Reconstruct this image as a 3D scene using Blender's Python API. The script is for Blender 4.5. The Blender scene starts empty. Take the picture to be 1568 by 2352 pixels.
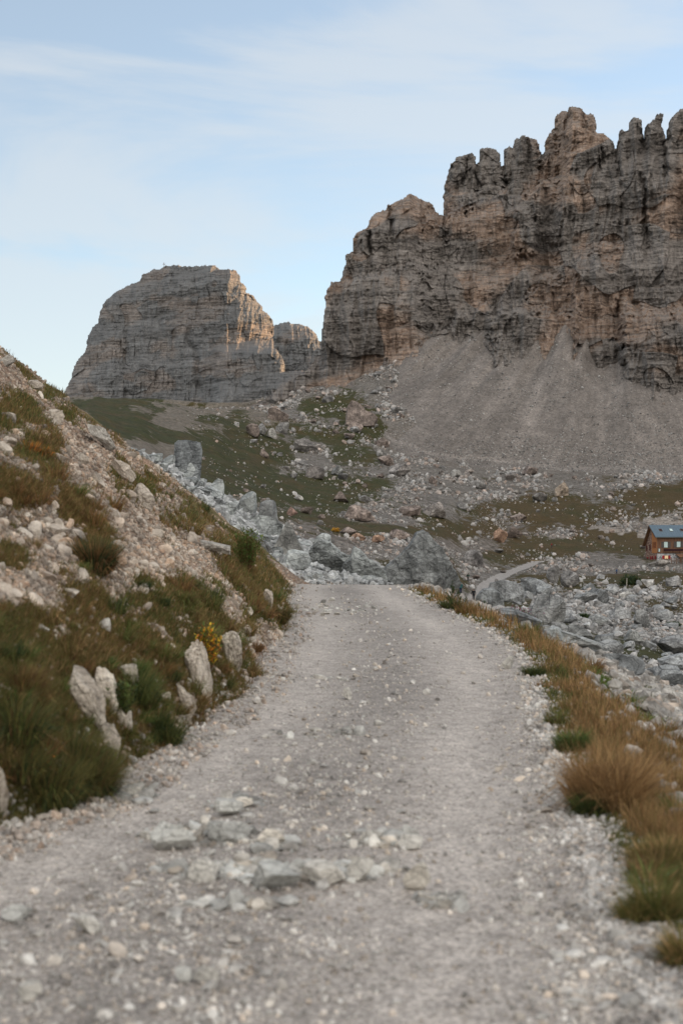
import bpy, bmesh, math, random
import numpy as np
from mathutils import Vector, Matrix

rng = np.random.default_rng(11)
random.seed(5)
scene = bpy.context.scene
COL = scene.collection
F, CX, CY, EYE = 3267.0, 784.0, 1176.0, 1.75     # focal length and centre of the picture on a 1568 x 2352 grid


def S(a, b, x):
    t = np.clip((np.asarray(x, float) - a) / (b - a), 0, 1)
    return t * t * (3 - 2 * t)


# ------------------------------------------------------------------ noise
_p = np.random.default_rng(3).permutation(256)
PERM = np.concatenate([_p, _p, _p])
_ang = np.random.default_rng(4).uniform(0, 2 * np.pi, 256)
G2 = np.stack([np.cos(_ang), np.sin(_ang)], 1)
_g = np.random.default_rng(6).normal(size=(256, 3))
G3 = _g / np.linalg.norm(_g, axis=1)[:, None]


def n2(x, y):
    x = np.asarray(x, float); y = np.asarray(y, float)
    xi = np.floor(x).astype(int); yi = np.floor(y).astype(int)
    xf = x - xi; yf = y - yi
    xi &= 255; yi &= 255
    u = xf * xf * xf * (xf * (xf * 6 - 15) + 10); v = yf * yf * yf * (yf * (yf * 6 - 15) + 10)

    def g(a, b):
        h = PERM[PERM[xi + a] + yi + b]
        return G2[h, 0] * (xf - a) + G2[h, 1] * (yf - b)
    a = g(0, 0) * (1 - u) + g(1, 0) * u
    b = g(0, 1) * (1 - u) + g(1, 1) * u
    return (a * (1 - v) + b * v) * 1.45


def n3(x, y, z):
    x = np.asarray(x, float); y = np.asarray(y, float); z = np.asarray(z, float)
    xi = np.floor(x).astype(int); yi = np.floor(y).astype(int); zi = np.floor(z).astype(int)
    xf = x - xi; yf = y - yi; zf = z - zi
    xi &= 255; yi &= 255; zi &= 255
    f = lambda t: t * t * t * (t * (t * 6 - 15) + 10)
    u, v, w = f(xf), f(yf), f(zf)

    def g(a, b, c):
        h = PERM[PERM[PERM[xi + a] + yi + b] + zi + c]
        return G3[h, 0] * (xf - a) + G3[h, 1] * (yf - b) + G3[h, 2] * (zf - c)
    r = []
    for c in (0, 1):
        a = g(0, 0, c) * (1 - u) + g(1, 0, c) * u
        b = g(0, 1, c) * (1 - u) + g(1, 1, c) * u
        r.append(a * (1 - v) + b * v)
    return (r[0] * (1 - w) + r[1] * w) * 1.5


def fb2(x, y, o=4, g=.5):
    s = 0; a = 1
    for k in range(o):
        s = s + a * n2(x * 2 ** k + 17.3 * k, y * 2 ** k + 5.1 * k); a *= g
    return s


# ------------------------------------------------------------------ meshes
def mk_mesh(name, V, faces, attrs=None, mat=None, smooth=False):
    """faces: one int array (n,3) or (n,4), or a list of such arrays"""
    if not isinstance(faces, (list, tuple)): faces = [faces]
    faces = [np.asarray(f, np.int32) for f in faces if len(f)]
    me = bpy.data.meshes.new(name)
    V = np.ascontiguousarray(V, np.float32)
    me.vertices.add(len(V)); me.vertices.foreach_set('co', V.ravel())
    nl = sum(f.size for f in faces); nf = sum(len(f) for f in faces)
    me.loops.add(nl); me.loops.foreach_set('vertex_index', np.concatenate([f.ravel() for f in faces]))
    me.polygons.add(nf)
    tot = np.concatenate([np.full(len(f), f.shape[1], np.int32) for f in faces])
    me.polygons.foreach_set('loop_start', np.concatenate([[0], np.cumsum(tot)[:-1]]).astype(np.int32))
    me.update(calc_edges=True)
    me.polygons.foreach_set('use_smooth', np.full(nf, bool(smooth)))
    for k, a in (attrs or {}).items():
        a = np.asarray(a, np.float32)
        if a.ndim == 1:
            at = me.attributes.new(k, 'FLOAT', 'POINT'); at.data.foreach_set('value', a)
        else:
            if a.shape[1] == 3: a = np.concatenate([a, np.ones((len(a), 1), np.float32)], 1)
            at = me.attributes.new(k, 'FLOAT_COLOR', 'POINT'); at.data.foreach_set('color', a.ravel())
    if mat: me.materials.append(mat)
    me.update()
    return me


def link(name, data, parent=None, loc=None):
    o = bpy.data.objects.new(name, data); COL.objects.link(o)
    if parent: o.parent = parent
    if loc is not None: o.location = loc
    return o


def tag(o, label=None, cat=None, group=None, kind=None):
    if label: o['label'] = label
    if cat: o['category'] = cat
    if group: o['group'] = group
    if kind: o['kind'] = kind
    return o


def ico(sub):
    bm = bmesh.new(); bmesh.ops.create_icosphere(bm, subdivisions=sub, radius=1)
    V = np.array([v.co[:] for v in bm.verts]); T = np.array([[v.index for v in f.verts] for f in bm.faces])
    bm.free(); return V, T


ICO = {k: ico(k) for k in (1, 2, 3, 4, 5, 6)}


def rotm(n):
    """n random rotation matrices"""
    q = rng.normal(size=(n, 4)); q /= np.linalg.norm(q, axis=1)[:, None]
    a, b, c, d = q.T
    return np.stack([np.stack([1 - 2 * (c * c + d * d), 2 * (b * c - a * d), 2 * (b * d + a * c)], 1),
                     np.stack([2 * (b * c + a * d), 1 - 2 * (b * b + d * d), 2 * (c * d - a * b)], 1),
                     np.stack([2 * (b * d - a * c), 2 * (c * d + a * b), 1 - 2 * (b * b + c * c)], 1)], 1)


def rock_verts(sub, seed, cuts=9, rough=.06, layer=0.0, box=False, outline=None, lo=.42, hi=.8, shear=0.0):
    """blocky rock from a sphere cut by planes; outline: list of (x,z) in the unit frame x -.5...5, z 0..1"""
    r = np.random.default_rng(seed)
    V = ICO[sub][0].copy()
    if outline is not None:
        P = np.array(outline, float); c = np.array([0, .42])
        th = np.arctan2(V[:, 2], V[:, 0]); b = np.abs(V[:, 1])
        s = (1 - b ** 3.2) ** (1 / 3.2)
        d = np.stack([np.cos(th), np.sin(th)], 1)
        best = np.full(len(V), 9.)
        for i in range(len(P)):
            p, q = P[i] - c, P[(i + 1) % len(P)] - c
            e = q - p
            den = d[:, 0] * e[1] - d[:, 1] * e[0]
            den = np.where(np.abs(den) < 1e-9, 1e-9, den)
            t = (p[0] * e[1] - p[1] * e[0]) / den
            u = (p[0] * d[:, 1] - p[1] * d[:, 0]) / den
            ok = (t > 0) & (u >= -1e-6) & (u <= 1 + 1e-6)
            best = np.where(ok & (t < best), t, best)
        best = np.where(best > 8, .5, best)
        V = np.stack([best * d[:, 0] * s * 2, V[:, 1] * .95, best * d[:, 1] * s * 2], 1)
        cuts = max(0, cuts)
    if box:
        V = np.sign(V) * np.abs(V) ** .5
    for k in range(cuts):
        n = r.normal(size=3); n /= np.linalg.norm(n)
        if outline is not None: n[1] = -abs(n[1]) - .6; n /= np.linalg.norm(n)
        t = V @ n
        d = r.uniform(lo, hi) * t.max()
        V = V - np.maximum(t - d, 0)[:, None] * n
    o = seed * 7.31 % 97
    if rough:
        m = n3(V[:, 0] * 1.7 + o, V[:, 1] * 1.7, V[:, 2] * 1.7) * 1.2
        m = m + n3(V[:, 0] * 4.3 + o, V[:, 1] * 4.3, V[:, 2] * 4.3) * .7
        if sub >= 4:
            k = 1 - np.abs(n3(V[:, 0] * 5 + o, V[:, 1] * 5 + 9, V[:, 2] * 3)) * 2
            m = m + k * .5 + n3(V[:, 0] * 11 + o, V[:, 1] * 11, V[:, 2] * 11) * .35
            m = m + n3(V[:, 0] * 23 + o, V[:, 1] * 23, V[:, 2] * 16) * .25
        if sub >= 6: m = m + n3(V[:, 0] * 41 + o, V[:, 1] * 41, V[:, 2] * 30) * .2
        nn = V / np.maximum(np.linalg.norm(V, axis=1), 1e-6)[:, None]
        V = V + nn * (m * rough)[:, None]
    if layer:
        a = np.array([r.normal() * .35, r.normal() * .35, 1.]); a /= np.linalg.norm(a)
        t = V @ a + .08 * n3(V[:, 0] * 2 + o, V[:, 1] * 2, V[:, 2] * 2)
        w = np.abs(((t * 4.2 + o) % 1) - .5) * 2
        w2 = np.abs(((t * 11 + o) % 1) - .5) * 2
        V = V * (1 - layer * (w < .16) * .9 - layer * .4 * (w2 < .25))[:, None]
    if shear:
        mn, mx = V.min(0), V.max(0); V = (V - (mn + mx) / 2) / (mx - mn)
        V[:, 0] = V[:, 0] * (1 - shear) - V[:, 2] * shear
    mn, mx = V.min(0), V.max(0)
    V = (V - (mn + mx) / 2) / (mx - mn)
    V[:, 2] += .5
    return V
# ------------------------------------------------------------------ terrain
TY = np.array([34, 45, 60, 90, 130, 200, 280, 400, 520, 620, 700, 770, 840.])
TAB = {
    -400: [620, 700, 760, 800, 830, 850, 860, 870, 880, 890, 895, 900, 905],
    0: [820, 900, 950, 985, 990, 980, 965, 950, 935, 925, 925, 930, 935],
    200: [975, 985, 980, 1000, 1010, 1000, 985, 960, 930, 912, 925, 930, 940],
    300: [1058, 1060, 1045, 1038, 1060, 1050, 1030, 995, 950, 913, 920, 930, 935],
    400: [1140, 1135, 1110, 1085, 1100, 1100, 1080, 1040, 985, 932, 930, 935, 940],
    470: [1195, 1190, 1160, 1118, 1130, 1135, 1115, 1070, 1010, 955, 945, 942, 942],
    560: [1266, 1262, 1235, 1185, 1165, 1165, 1150, 1110, 1050, 990, 955, 945, 938],
    630: [1320, 1315, 1290, 1240, 1200, 1190, 1180, 1140, 1080, 1020, 975, 945, 925],
    700: [1345, 1345, 1328, 1285, 1240, 1220, 1205, 1165, 1105, 1045, 990, 935, 895],
    784: [1347, 1347, 1340, 1315, 1280, 1250, 1225, 1180, 1120, 1060, 1000, 935, 880],
    850: [1347, 1348, 1346, 1333, 1305, 1270, 1238, 1190, 1130, 1065, 1005, 930, 855],
    920: [1347, 1352, 1352, 1345, 1328, 1290, 1245, 1195, 1130, 1075, 1035, 925, 812],
    1000: [1355, 1362, 1366, 1360, 1350, 1320, 1290, 1215, 1140, 1080, 1052, 915, 782],
    1085: [1375, 1390, 1400, 1398, 1394, 1376, 1347, 1262, 1160, 1095, 1065, 905, 757],
    1150: [1395, 1415, 1425, 1412, 1398, 1374, 1344, 1290, 1178, 1100, 1068, 905, 745],
    1200: [1405, 1440, 1445, 1425, 1402, 1373, 1341, 1290, 1185, 1105, 1070, 905, 743],
    1300: [1445, 1485, 1485, 1452, 1418, 1373, 1338, 1288, 1190, 1110, 1075, 895, 755],
    1400: [1500, 1522, 1515, 1485, 1440, 1386, 1343, 1290, 1195, 1115, 1080, 905, 790],
    1440: [1540, 1542, 1530, 1495, 1448, 1390, 1344, 1291, 1196, 1117, 1080, 890, 835],
    1568: [1617, 1592, 1565, 1520, 1466, 1400, 1348, 1292, 1200, 1120, 1085, 905, 850],
    2000: [1800, 1700, 1640, 1570, 1500, 1415, 1355, 1295, 1205, 1125, 1090, 915, 860],
}
TX = np.array(sorted(TAB)); TP = np.array([TAB[k] for k in sorted(TAB)], float)
TP = np.concatenate([TP, TP[:, -1:] - 6, TP[:, -1:] - 10], 1); TYY = np.concatenate([TY, [950, 1300]])
LTY = np.log(TYY)
# the road's edges near the camera (distance, left x, right x)
RD = np.array([(2, -5.0, 1.7), (4.6, -3.3, 1.4), (6, -2.6, 1.31), (7.3, -2.05, 1.38), (7.9, -1.9, 1.4), (8.5, -1.6, 1.44), (10.1, -1.5, 1.57), (11.3, -1.33, 1.68),
               (12.6, -1.15, 1.8), (13.8, -1.0, 1.95), (15.7, -.97, 2.14), (17.6, -.97, 2.26), (20.9, -.85, 2.3), (25.5, -.98, 1.9), (29, -1.08, 1.68), (33, -1.2, 1.45),
               (38, -1.1, 1.6), (45, -.7, 2.3), (60, .6, 3.8), (80, 3.2, 6.6)])
PATH = np.array([(0.2, 34), (.8, 45), (2.2, 60), (5, 80), (9, 110), (14, 150), (18.3, 195), (25, 250), (29, 285), (38.5, 335), (52, 388), (54, 392)], float)
TRAIL = np.array([(872, 718), (1000, 700), (1100, 706), (1200, 702), (1300, 697), (1400, 699), (1568, 690)], float)   # along the foot of the scree


def edges(Y):
    l = np.interp(Y, RD[:, 0], RD[:, 1]); r = np.interp(Y, RD[:, 0], RD[:, 2])
    return l + .09 * n2(Y * .8, 3.3) + .05 * n2(Y * 2.3, 8.8), r + .07 * n2(Y * .9, 13.3) + .06 * n2(Y * 2.6, 18.8)


def z_near(x, Y):
    l, r = edges(Y)
    t = np.maximum(l - x, 0)
    steep = 1 - .45 * S(14, 26, Y)
    z = .745 * t + (.5 * (1 - np.exp(-t / .32))) * steep + .05 * S(0, 6, t)
    lump = S(.25, 1.6, t)
    z = z + lump * (.13 * n2(x * 1.1 + 4, Y * .6) + .22 * n2(x * .45, Y * .25 + 7) + .05 * n2(x * 3.1, Y * 2.2))
    # terraces where the turf slips
    z = z + lump * .05 * np.sin(z * 7 + 2 * n2(x * .8, Y * .3))
    w = np.interp(Y, [6, 10, 13, 16, 24, 34], [1.0, .72, .6, .5, .55, .5])
    u = x - r - w
    z = z - .47 * np.log1p(np.exp(np.clip(u * 6, -30, 30))) / 6 * 1.0
    m = S(.0, .35, x - r)
    z = z + m * .06 * n2(x * 2, Y * 1.3) + m * S(0, 2, u) * (.12 * n2(x * .8, Y * .5))
    road = (x > l) & (x < r)
    c = (x - l) / np.maximum(r - l, .1)
    rut = -.025 * np.exp(-((c - .78) / .13) ** 2) - .018 * np.exp(-((c - .25) / .14) ** 2)
    z = z + np.where(road, rut * S(0, .12, np.minimum(c, 1 - c)), 0)
    z = z + .012 * n2(x * 1.7, Y * .9) + .006 * n2(x * 6, Y * 5) + .0035 * n2(x * 17, Y * 15) * S(24, 8, Y)
    return z - .0035 * np.maximum(Y - 31, 0) ** 2


def z_far(px, Y):
    ly = np.log(Y)
    ci = np.clip(np.searchsorted(TX, px) - 1, 0, len(TX) - 2); cf = np.clip((px - TX[ci]) / (TX[ci + 1] - TX[ci]), 0, 1)
    ri = np.clip(np.searchsorted(LTY, ly) - 1, 0, len(LTY) - 2); rf = np.clip((ly - LTY[ri]) / (LTY[ri + 1] - LTY[ri]), 0, 1)
    sf = cf * cf * (3 - 2 * cf)
    py = (TP[ci, ri] * (1 - sf) + TP[ci + 1, ri] * sf) * (1 - rf) + (TP[ci, ri + 1] * (1 - sf) + TP[ci + 1, ri + 1] * sf) * rf
    return EYE + (CY - py) / F * Y


colx = np.concatenate([784 - np.geomspace(9000, 950, 45), np.arange(-150, 1720, 2.3), 784 + np.geomspace(950, 30000, 60)])
fy = 1176 + 5717 / np.array([3.2, 34])
rows = np.concatenate([[1.2, 1.6, 2.1, 2.6], 5717 / (np.arange(fy[0], fy[1], -2.3) - 1176), np.geomspace(34.1, 128, 165), np.geomspace(129, 690, 215), np.geomspace(692, 870, 130), np.geomspace(880, 1500, 14)])
NX, NY = len(colx), len(rows)
PXg, Yg = np.meshgrid(colx, rows)             # [row, col]
Xg = (PXg - CX) / F * Yg
zf = z_far(PXg, Yg)


def blur(a, k, ax):
    for _ in range(k):
        b = np.roll(a, 1, ax); c = np.roll(a, -1, ax)
        if ax: b[:, 0] = a[:, 0]; c[:, -1] = a[:, -1]
        else: b[0] = a[0]; c[-1] = a[-1]
        a = (a * 2 + b + c) / 4
    return a


zf = blur(blur(zf, 60, 1), 25, 0)
zn = z_near(Xg, Yg)
wf = S(34, 47, Yg)
Zg = zn * (1 - wf) + zf * wf
amp = S(36, 70, Yg)
talus = S(655, 715, Yg) * S(850, 980, PXg + 60 * n2(Yg / 40, PXg / 300))       # scree apron
rug = 1 - .85 * talus
pathd = np.full(Xg.shape, 1e9)
for i in range(len(PATH) - 1):
    a, b = PATH[i], PATH[i + 1]; e = b - a
    t = np.clip(((Xg - a[0]) * e[0] + (Yg - a[1]) * e[1]) / (e @ e), 0, 1)
    pathd = np.minimum(pathd, np.hypot(Xg - a[0] - t * e[0], Yg - a[1] - t * e[1]))
smooth_path = 1 - .9 * S(4, 1.5, pathd)
Zg = Zg + amp * smooth_path * rug * (.35 * fb2(Xg / 7, Yg / 9, 4) * S(40, 80, Yg) + 1.3 * S(200, 500, Yg) * fb2(Xg / 38, Yg / 45, 4) + .5 * S(90, 240, Yg) * fb2(Xg / 13 + 9, Yg / 16, 3))
Zg = Zg - 0.25 * S(3, 1.2, pathd) * S(100, 200, Yg)
# runnels down the scree
th = np.arctan2(Xg - 190, 1000 - Yg)
Zg = Zg + talus * (1.6 * n2(th * 7, Yg / 150) + .4 * n2(th * 24 + 4 + n2(Xg / 60, Yg / 60) * .8, Yg / 40) * S(-.2, .4, n2(Xg / 50, Yg / 50)) + .2 * n2(th * 60, Yg / 20) + .35 * fb2(Xg / 5, Yg / 5, 3))
Zg = Zg + talus * S(760, 835, Yg) * (9 * n2(th * 12 + 2.5 + .3 * n2(Xg / 30, Yg / 30), Yg * 0 + 1.5) + 2.5 * n2(th * 47, Yg * 0 + 7.5)) * S(900, 980, PXg)
# unseen ridge added right of the frame to keep low sun off the valley
Zg = Zg + 330 * S(260, 760, Xg) * S(2050, 2900, PXg)
Zg = Zg + 60 * S(-150, -500, Xg) * S(-500, -1500, PXg)

PYg = CY - (Zg - EYE) / Yg * F
runmin = np.minimum.accumulate(PYg, 0)
VIS = (PYg <= runmin + 1.0)
lxg, rxg = edges(Yg)


def zat(x, y):
    """height of the ground under a point (arrays welcome)"""
    x = np.asarray(x, float); y = np.asarray(y, float)
    px = x / y * F + CX
    ci = np.clip(np.searchsorted(colx, px) - 1, 0, NX - 2); cf = np.clip((px - colx[ci]) / (colx[ci + 1] - colx[ci]), 0, 1)
    ri = np.clip(np.searchsorted(rows, y) - 1, 0, NY - 2); rf = np.clip((y - rows[ri]) / (rows[ri + 1] - rows[ri]), 0, 1)
    return (Zg[ri, ci] * (1 - cf) + Zg[ri, ci + 1] * cf) * (1 - rf) + (Zg[ri + 1, ci] * (1 - cf) + Zg[ri + 1, ci + 1] * cf) * rf


def locate(px, py, ymin=0.0):
    """ground point that is seen in direction (px,py), at least ymin away"""
    c = int(np.clip(np.searchsorted(colx, px), 1, NX - 1))
    col = PYg[:, c]; k = np.where((rows > ymin) & (col <= py))[0]
    r = k[0] if len(k) else NY - 1
    y = rows[r]
    if r > 0 and rows[r - 1] > ymin and col[r - 1] > py:
        y = rows[r - 1] + (rows[r] - rows[r - 1]) * (col[r - 1] - py) / max(col[r - 1] - col[r], 1e-6)
    x = (px - CX) / F * y
    return x, y, float(zat(x, y))


# ---- where turf grows (regions of the ground, with ragged edges)
def blobs(px, py, L, gate):
    m = np.zeros(px.shape)
    for (a, b, ra, rb, w) in L:
        d = ((px - a) / ra) ** 2 + ((py - b) / rb) ** 2
        m = np.maximum(m, w * np.exp(-d * 1.1))
    return m * gate


near = Yg < 46
leftg = near & (Xg < lxg)
rightg = near & (Xg > rxg)
t_l = lxg - Xg
G = np.zeros(Xg.shape)
LB = [(20, 950, 75, 40, 1), (85, 1030, 50, 38, 1), (50, 1130, 85, 45, .9), (165, 1175, 50, 60, .85), (215, 1265, 42, 60, 1.1), (30, 1290, 50, 50, .7), (190, 1380, 60, 50, .75),
      (60, 1440, 70, 50, .9), (150, 1420, 60, 30, .8), (420, 1370, 70, 45, 1.1), (330, 1340, 25, 18, 1.1), (370, 1380, 22, 16, 1.), (300, 1470, 70, 26, 1), (60, 1560, 120, 70, 1.2),
      (340, 1560, 70, 90, 1.1), (80, 1720, 150, 120, 1.3), (470, 1500, 60, 70, 1.1), (560, 1275, 55, 60, 1.2), (620, 1350, 45, 80, 1.2), (275, 1090, 14, 30, 1),
      (330, 1120, 40, 30, .8), (440, 1190, 50, 30, .9), (520, 1250, 50, 30, .9), (120, 900, 40, 22, .9), (160, 950, 26, 24, .8), (240, 1190, 20, 40, .6), (390, 1240, 30, 14, .5), (240, 1510, 30, 22, .9),
      (120, 1080, 26, 30, .9), (30, 1215, 50, 26, .7), (350, 1420, 50, 18, .8), (580, 1420, 26, 26, .8), (540, 1490, 20, 40, .9), (290, 1700, 50, 60, 1.1), (170, 1480, 60, 24, .9), (150, 1320, 40, 20, .6)]
LB = [(a, b, ra * 1.45, rb * 1.45, w) for a, b, ra, rb, w in LB]
G = np.where(leftg, blobs(PXg, PYg, LB, 1.0) + .34 * fb2(Xg * 1.3, Yg * .8, 5) - .04, G)
G = np.where(leftg & (t_l < .75), np.maximum(G, .62 * S(20, 14, Yg) + .35 * fb2(Xg * 1.5, Yg * .9, 3)), G)
G = np.where(leftg & (t_l < .9) & (Yg > 24), .75, G)
G = np.where(leftg & (Yg > 30) & (Yg < 46), np.maximum(G, .45 + .4 * n2(Xg * .8, Yg * .6)), G)
u_r = Xg - rxg
G = np.where(rightg, np.maximum(S(1.3, .75, u_r / np.interp(Yg, [6, 12, 20, 34], [1.3, 1.1, .8, 1.0])) * S(-.05, .12, u_r) * 1.2, .22 * S(30, 12, Yg) + .45 * fb2(Xg * .6 + 3, Yg * .35, 3)), G)
mid = (Yg >= 46)
FB = [(460, 1005, 90, 60, .9), (240, 940, 70, 40, .9), (300, 960, 190, 70, .9), (560, 1040, 170, 85, 1.0), (700, 1130, 160, 55, 1.05), (740, 1020, 120, 60, .75), (740, 935, 60, 34, .8), (850, 985, 40, 34, 1), (480, 1110, 60, 60, 1.0),
      (800, 1215, 120, 24, .95), (720, 1180, 110, 24, 1), (1080, 1215, 170, 24, .7), (1330, 1180, 260, 42, .95), (1568, 1140, 160, 40, .9), (1150, 1170, 120, 22, .7), (1350, 1250, 160, 30, .85),
      (1520, 1240, 120, 30, .8), (1330, 1350, 60, 14, .9), (1480, 1330, 110, 22, .7), (1160, 1275, 60, 14, .8), (1030, 1300, 40, 30, .8), (1400, 1480, 60, 20, .75), (1480, 1500, 60, 18, .8), (1540, 1395, 60, 20, .7),
      (1170, 1385, 50, 14, .9), (900, 1110, 120, 24, .55), (640, 905, 60, 20, .3), (900, 1300, 30, 20, .6), (1440, 1420, 80, 20, .55), (1000, 1200, 60, 18, .6)]
CB = [(385, 965, 42, 24, .75), (360, 1045, 55, 16, 1.0), (470, 945, 50, 12, .4), (1010, 1130, 120, 20, .25), (690, 900, 90, 16, .5), (450, 1010, 20, 14, .3), (320, 940, 60, 16, .4)]
gm = blobs(PXg, PYg, FB, 1.0) - blobs(PXg, PYg, CB, 1.0) + .55 * fb2(Xg / 16 * (260 / np.maximum(Yg, 90)) ** .6, Yg / 26 * (260 / np.maximum(Yg, 90)) ** .6, 5)
gm = gm + .12 + .14 * S(1190, 1240, PYg) * S(880, 940, PXg) + .2 * fb2(Xg / 3, Yg / 5, 3) - .35 * S(1100, 1060, PYg) * S(860, 920, PXg)
G = np.where(mid, gm * (1 - talus), G)
G = np.where(mid & (PXg < 900) & (Yg < 125), gm * .5 - .35, G)
G = np.where((pathd < 2.0) & (Yg > 33), -.5, G)
BROWN = np.clip(.15 + .75 * S(900, 1250, PXg) * S(1290, 1150, PYg) + .5 * S(1170, 1210, PYg) * (Yg > 120) + .45 * n2(Xg / 20, Yg / 30), 0, 1)
BROWN = np.clip(BROWN + .45 * fb2(Xg / 7, Yg / 16, 3) + .3 * n2(Xg / 3, Yg / 9), 0, 1)
BROWN = np.where(near, np.clip(.5 + .5 * n2(Xg * .7, Yg * .4), 0, 1), BROWN)
WARM = np.where(near, np.where(leftg, .75 + .2 * n2(Xg, Yg * .5), np.where(rightg, .2, .42)), .18 + .5 * talus + .3 * S(1170, 1230, PYg) * S(1290, 1240, PYg))
GS = np.clip(S(.38, .58, G), 0, 1)
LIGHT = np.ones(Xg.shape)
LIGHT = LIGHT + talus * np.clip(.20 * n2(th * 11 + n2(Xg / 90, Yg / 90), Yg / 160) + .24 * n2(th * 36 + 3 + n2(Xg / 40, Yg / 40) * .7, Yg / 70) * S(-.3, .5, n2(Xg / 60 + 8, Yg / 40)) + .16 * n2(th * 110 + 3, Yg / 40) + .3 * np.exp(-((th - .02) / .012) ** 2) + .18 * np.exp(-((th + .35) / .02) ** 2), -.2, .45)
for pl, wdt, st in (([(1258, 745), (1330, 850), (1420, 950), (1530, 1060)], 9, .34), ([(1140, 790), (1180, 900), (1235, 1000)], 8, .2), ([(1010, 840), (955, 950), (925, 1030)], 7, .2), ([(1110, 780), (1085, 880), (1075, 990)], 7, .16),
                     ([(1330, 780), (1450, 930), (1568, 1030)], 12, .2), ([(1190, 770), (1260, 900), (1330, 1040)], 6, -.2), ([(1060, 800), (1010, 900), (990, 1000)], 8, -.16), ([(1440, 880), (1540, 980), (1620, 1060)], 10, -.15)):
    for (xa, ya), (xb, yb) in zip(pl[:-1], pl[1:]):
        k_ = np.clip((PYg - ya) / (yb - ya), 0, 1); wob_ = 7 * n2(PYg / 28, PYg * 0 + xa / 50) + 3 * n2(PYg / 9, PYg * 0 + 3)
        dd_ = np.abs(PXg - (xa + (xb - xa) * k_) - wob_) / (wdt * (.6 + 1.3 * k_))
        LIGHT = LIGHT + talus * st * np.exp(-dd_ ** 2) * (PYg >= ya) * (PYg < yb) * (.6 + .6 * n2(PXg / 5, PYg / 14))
cr_ = (Xg - lxg) / np.maximum(rxg - lxg, .1) + .03 * n2(Yg * .5, 0 * Yg + 2)
LIGHT = LIGHT + ((Xg > lxg) & (Xg < rxg) & (Yg < 60)) * (.24 * np.exp(-((cr_ - .76) / .09) ** 2) + .18 * np.exp(-((cr_ - .2) / .09) ** 2) - .18 * np.exp(-((cr_ - .47) / .13) ** 2) + .14 * fb2(Xg * .7, Yg * .3, 3))
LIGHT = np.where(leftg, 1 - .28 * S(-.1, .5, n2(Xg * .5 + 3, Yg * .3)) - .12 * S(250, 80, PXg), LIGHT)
trY = np.interp(PXg, TRAIL[:, 0], TRAIL[:, 1]) + 2 * n2(PXg / 40, 0 * PXg)
on_trail = (np.abs(Yg - trY) < 2.6) & (PXg > 872) & (PXg < 1720)
LIGHT = np.where(on_trail, 1.35, LIGHT)
# bare white limestone pavement behind the hut
pave = blobs(PXg, PYg, [(1400, 1215, 60, 16, 1), (1530, 1200, 70, 20, 1.1), (1290, 1235, 50, 9, .7), (1560, 1170, 60, 10, .8), (1480, 1225, 40, 16, .9)], mid & (Yg > 380)) + .45 * fb2(Xg / 9, Yg / 5, 4)
PV = S(.55, .72, pave)
GS = GS * (1 - PV); G = G * (1 - PV); LIGHT = LIGHT + .8 * PV

road_m = (Xg > lxg) & (Xg < rxg) & (Yg < 60)
path_m = (pathd < 1.75 + .4 * n2(Xg, Yg / 6)) & (Yg >= 60)
cls = np.where(road_m, 1, np.where(path_m, 2, np.where(on_trail & mid, 3, np.where(talus > .5, 4, np.where((Yg < 60) & (Xg < lxg), 5, np.where((Yg < 60), 6, np.where((PXg < 640) & (Yg > 128), 7, 8)))))))


def build_ground(mats):
    names = {1: 'gravel_road', 2: 'footpath', 3: 'scree_trail', 4: 'scree_slope', 5: 'hillside', 6: 'ground', 7: 'green_hill', 8: 'valley_floor'}
    labs = {1: 'pale gravel mountain road running away from the camera', 2: 'pale footpath winding down the valley behind the road crest', 3: 'thin hiking trail crossing the foot of the grey scree',
            4: 'grey fan of scree below the cliffs', 5: 'steep stony slope with turf to the left of the road', 6: 'stony ground falling away right of the road', 7: 'grassy hill below the left mountain',
            8: 'grassy boulder strewn valley floor'}
    V = np.stack([Xg, Yg, Zg], -1).reshape(-1, 3)
    idx = np.arange(NX * NY).reshape(NY, NX)
    Q = np.stack([idx[:-1, :-1], idx[:-1, 1:], idx[1:, 1:], idx[1:, :-1]], -1).reshape(-1, 4)
    c = cls[:-1, :-1].reshape(-1)
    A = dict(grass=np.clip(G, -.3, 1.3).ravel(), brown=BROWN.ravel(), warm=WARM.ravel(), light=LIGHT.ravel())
    for k in names:
        q = Q[c == k]
        if not len(q): continue
        u, inv = np.unique(q, return_inverse=True)
        me = mk_mesh(names[k], V[u], inv.reshape(q.shape), {a: b[u] for a, b in A.items()}, mats[k], smooth=True)
        o = link(names[k], me); tag(o, labs[k], names[k].replace('_', ' '), kind='structure')
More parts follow.
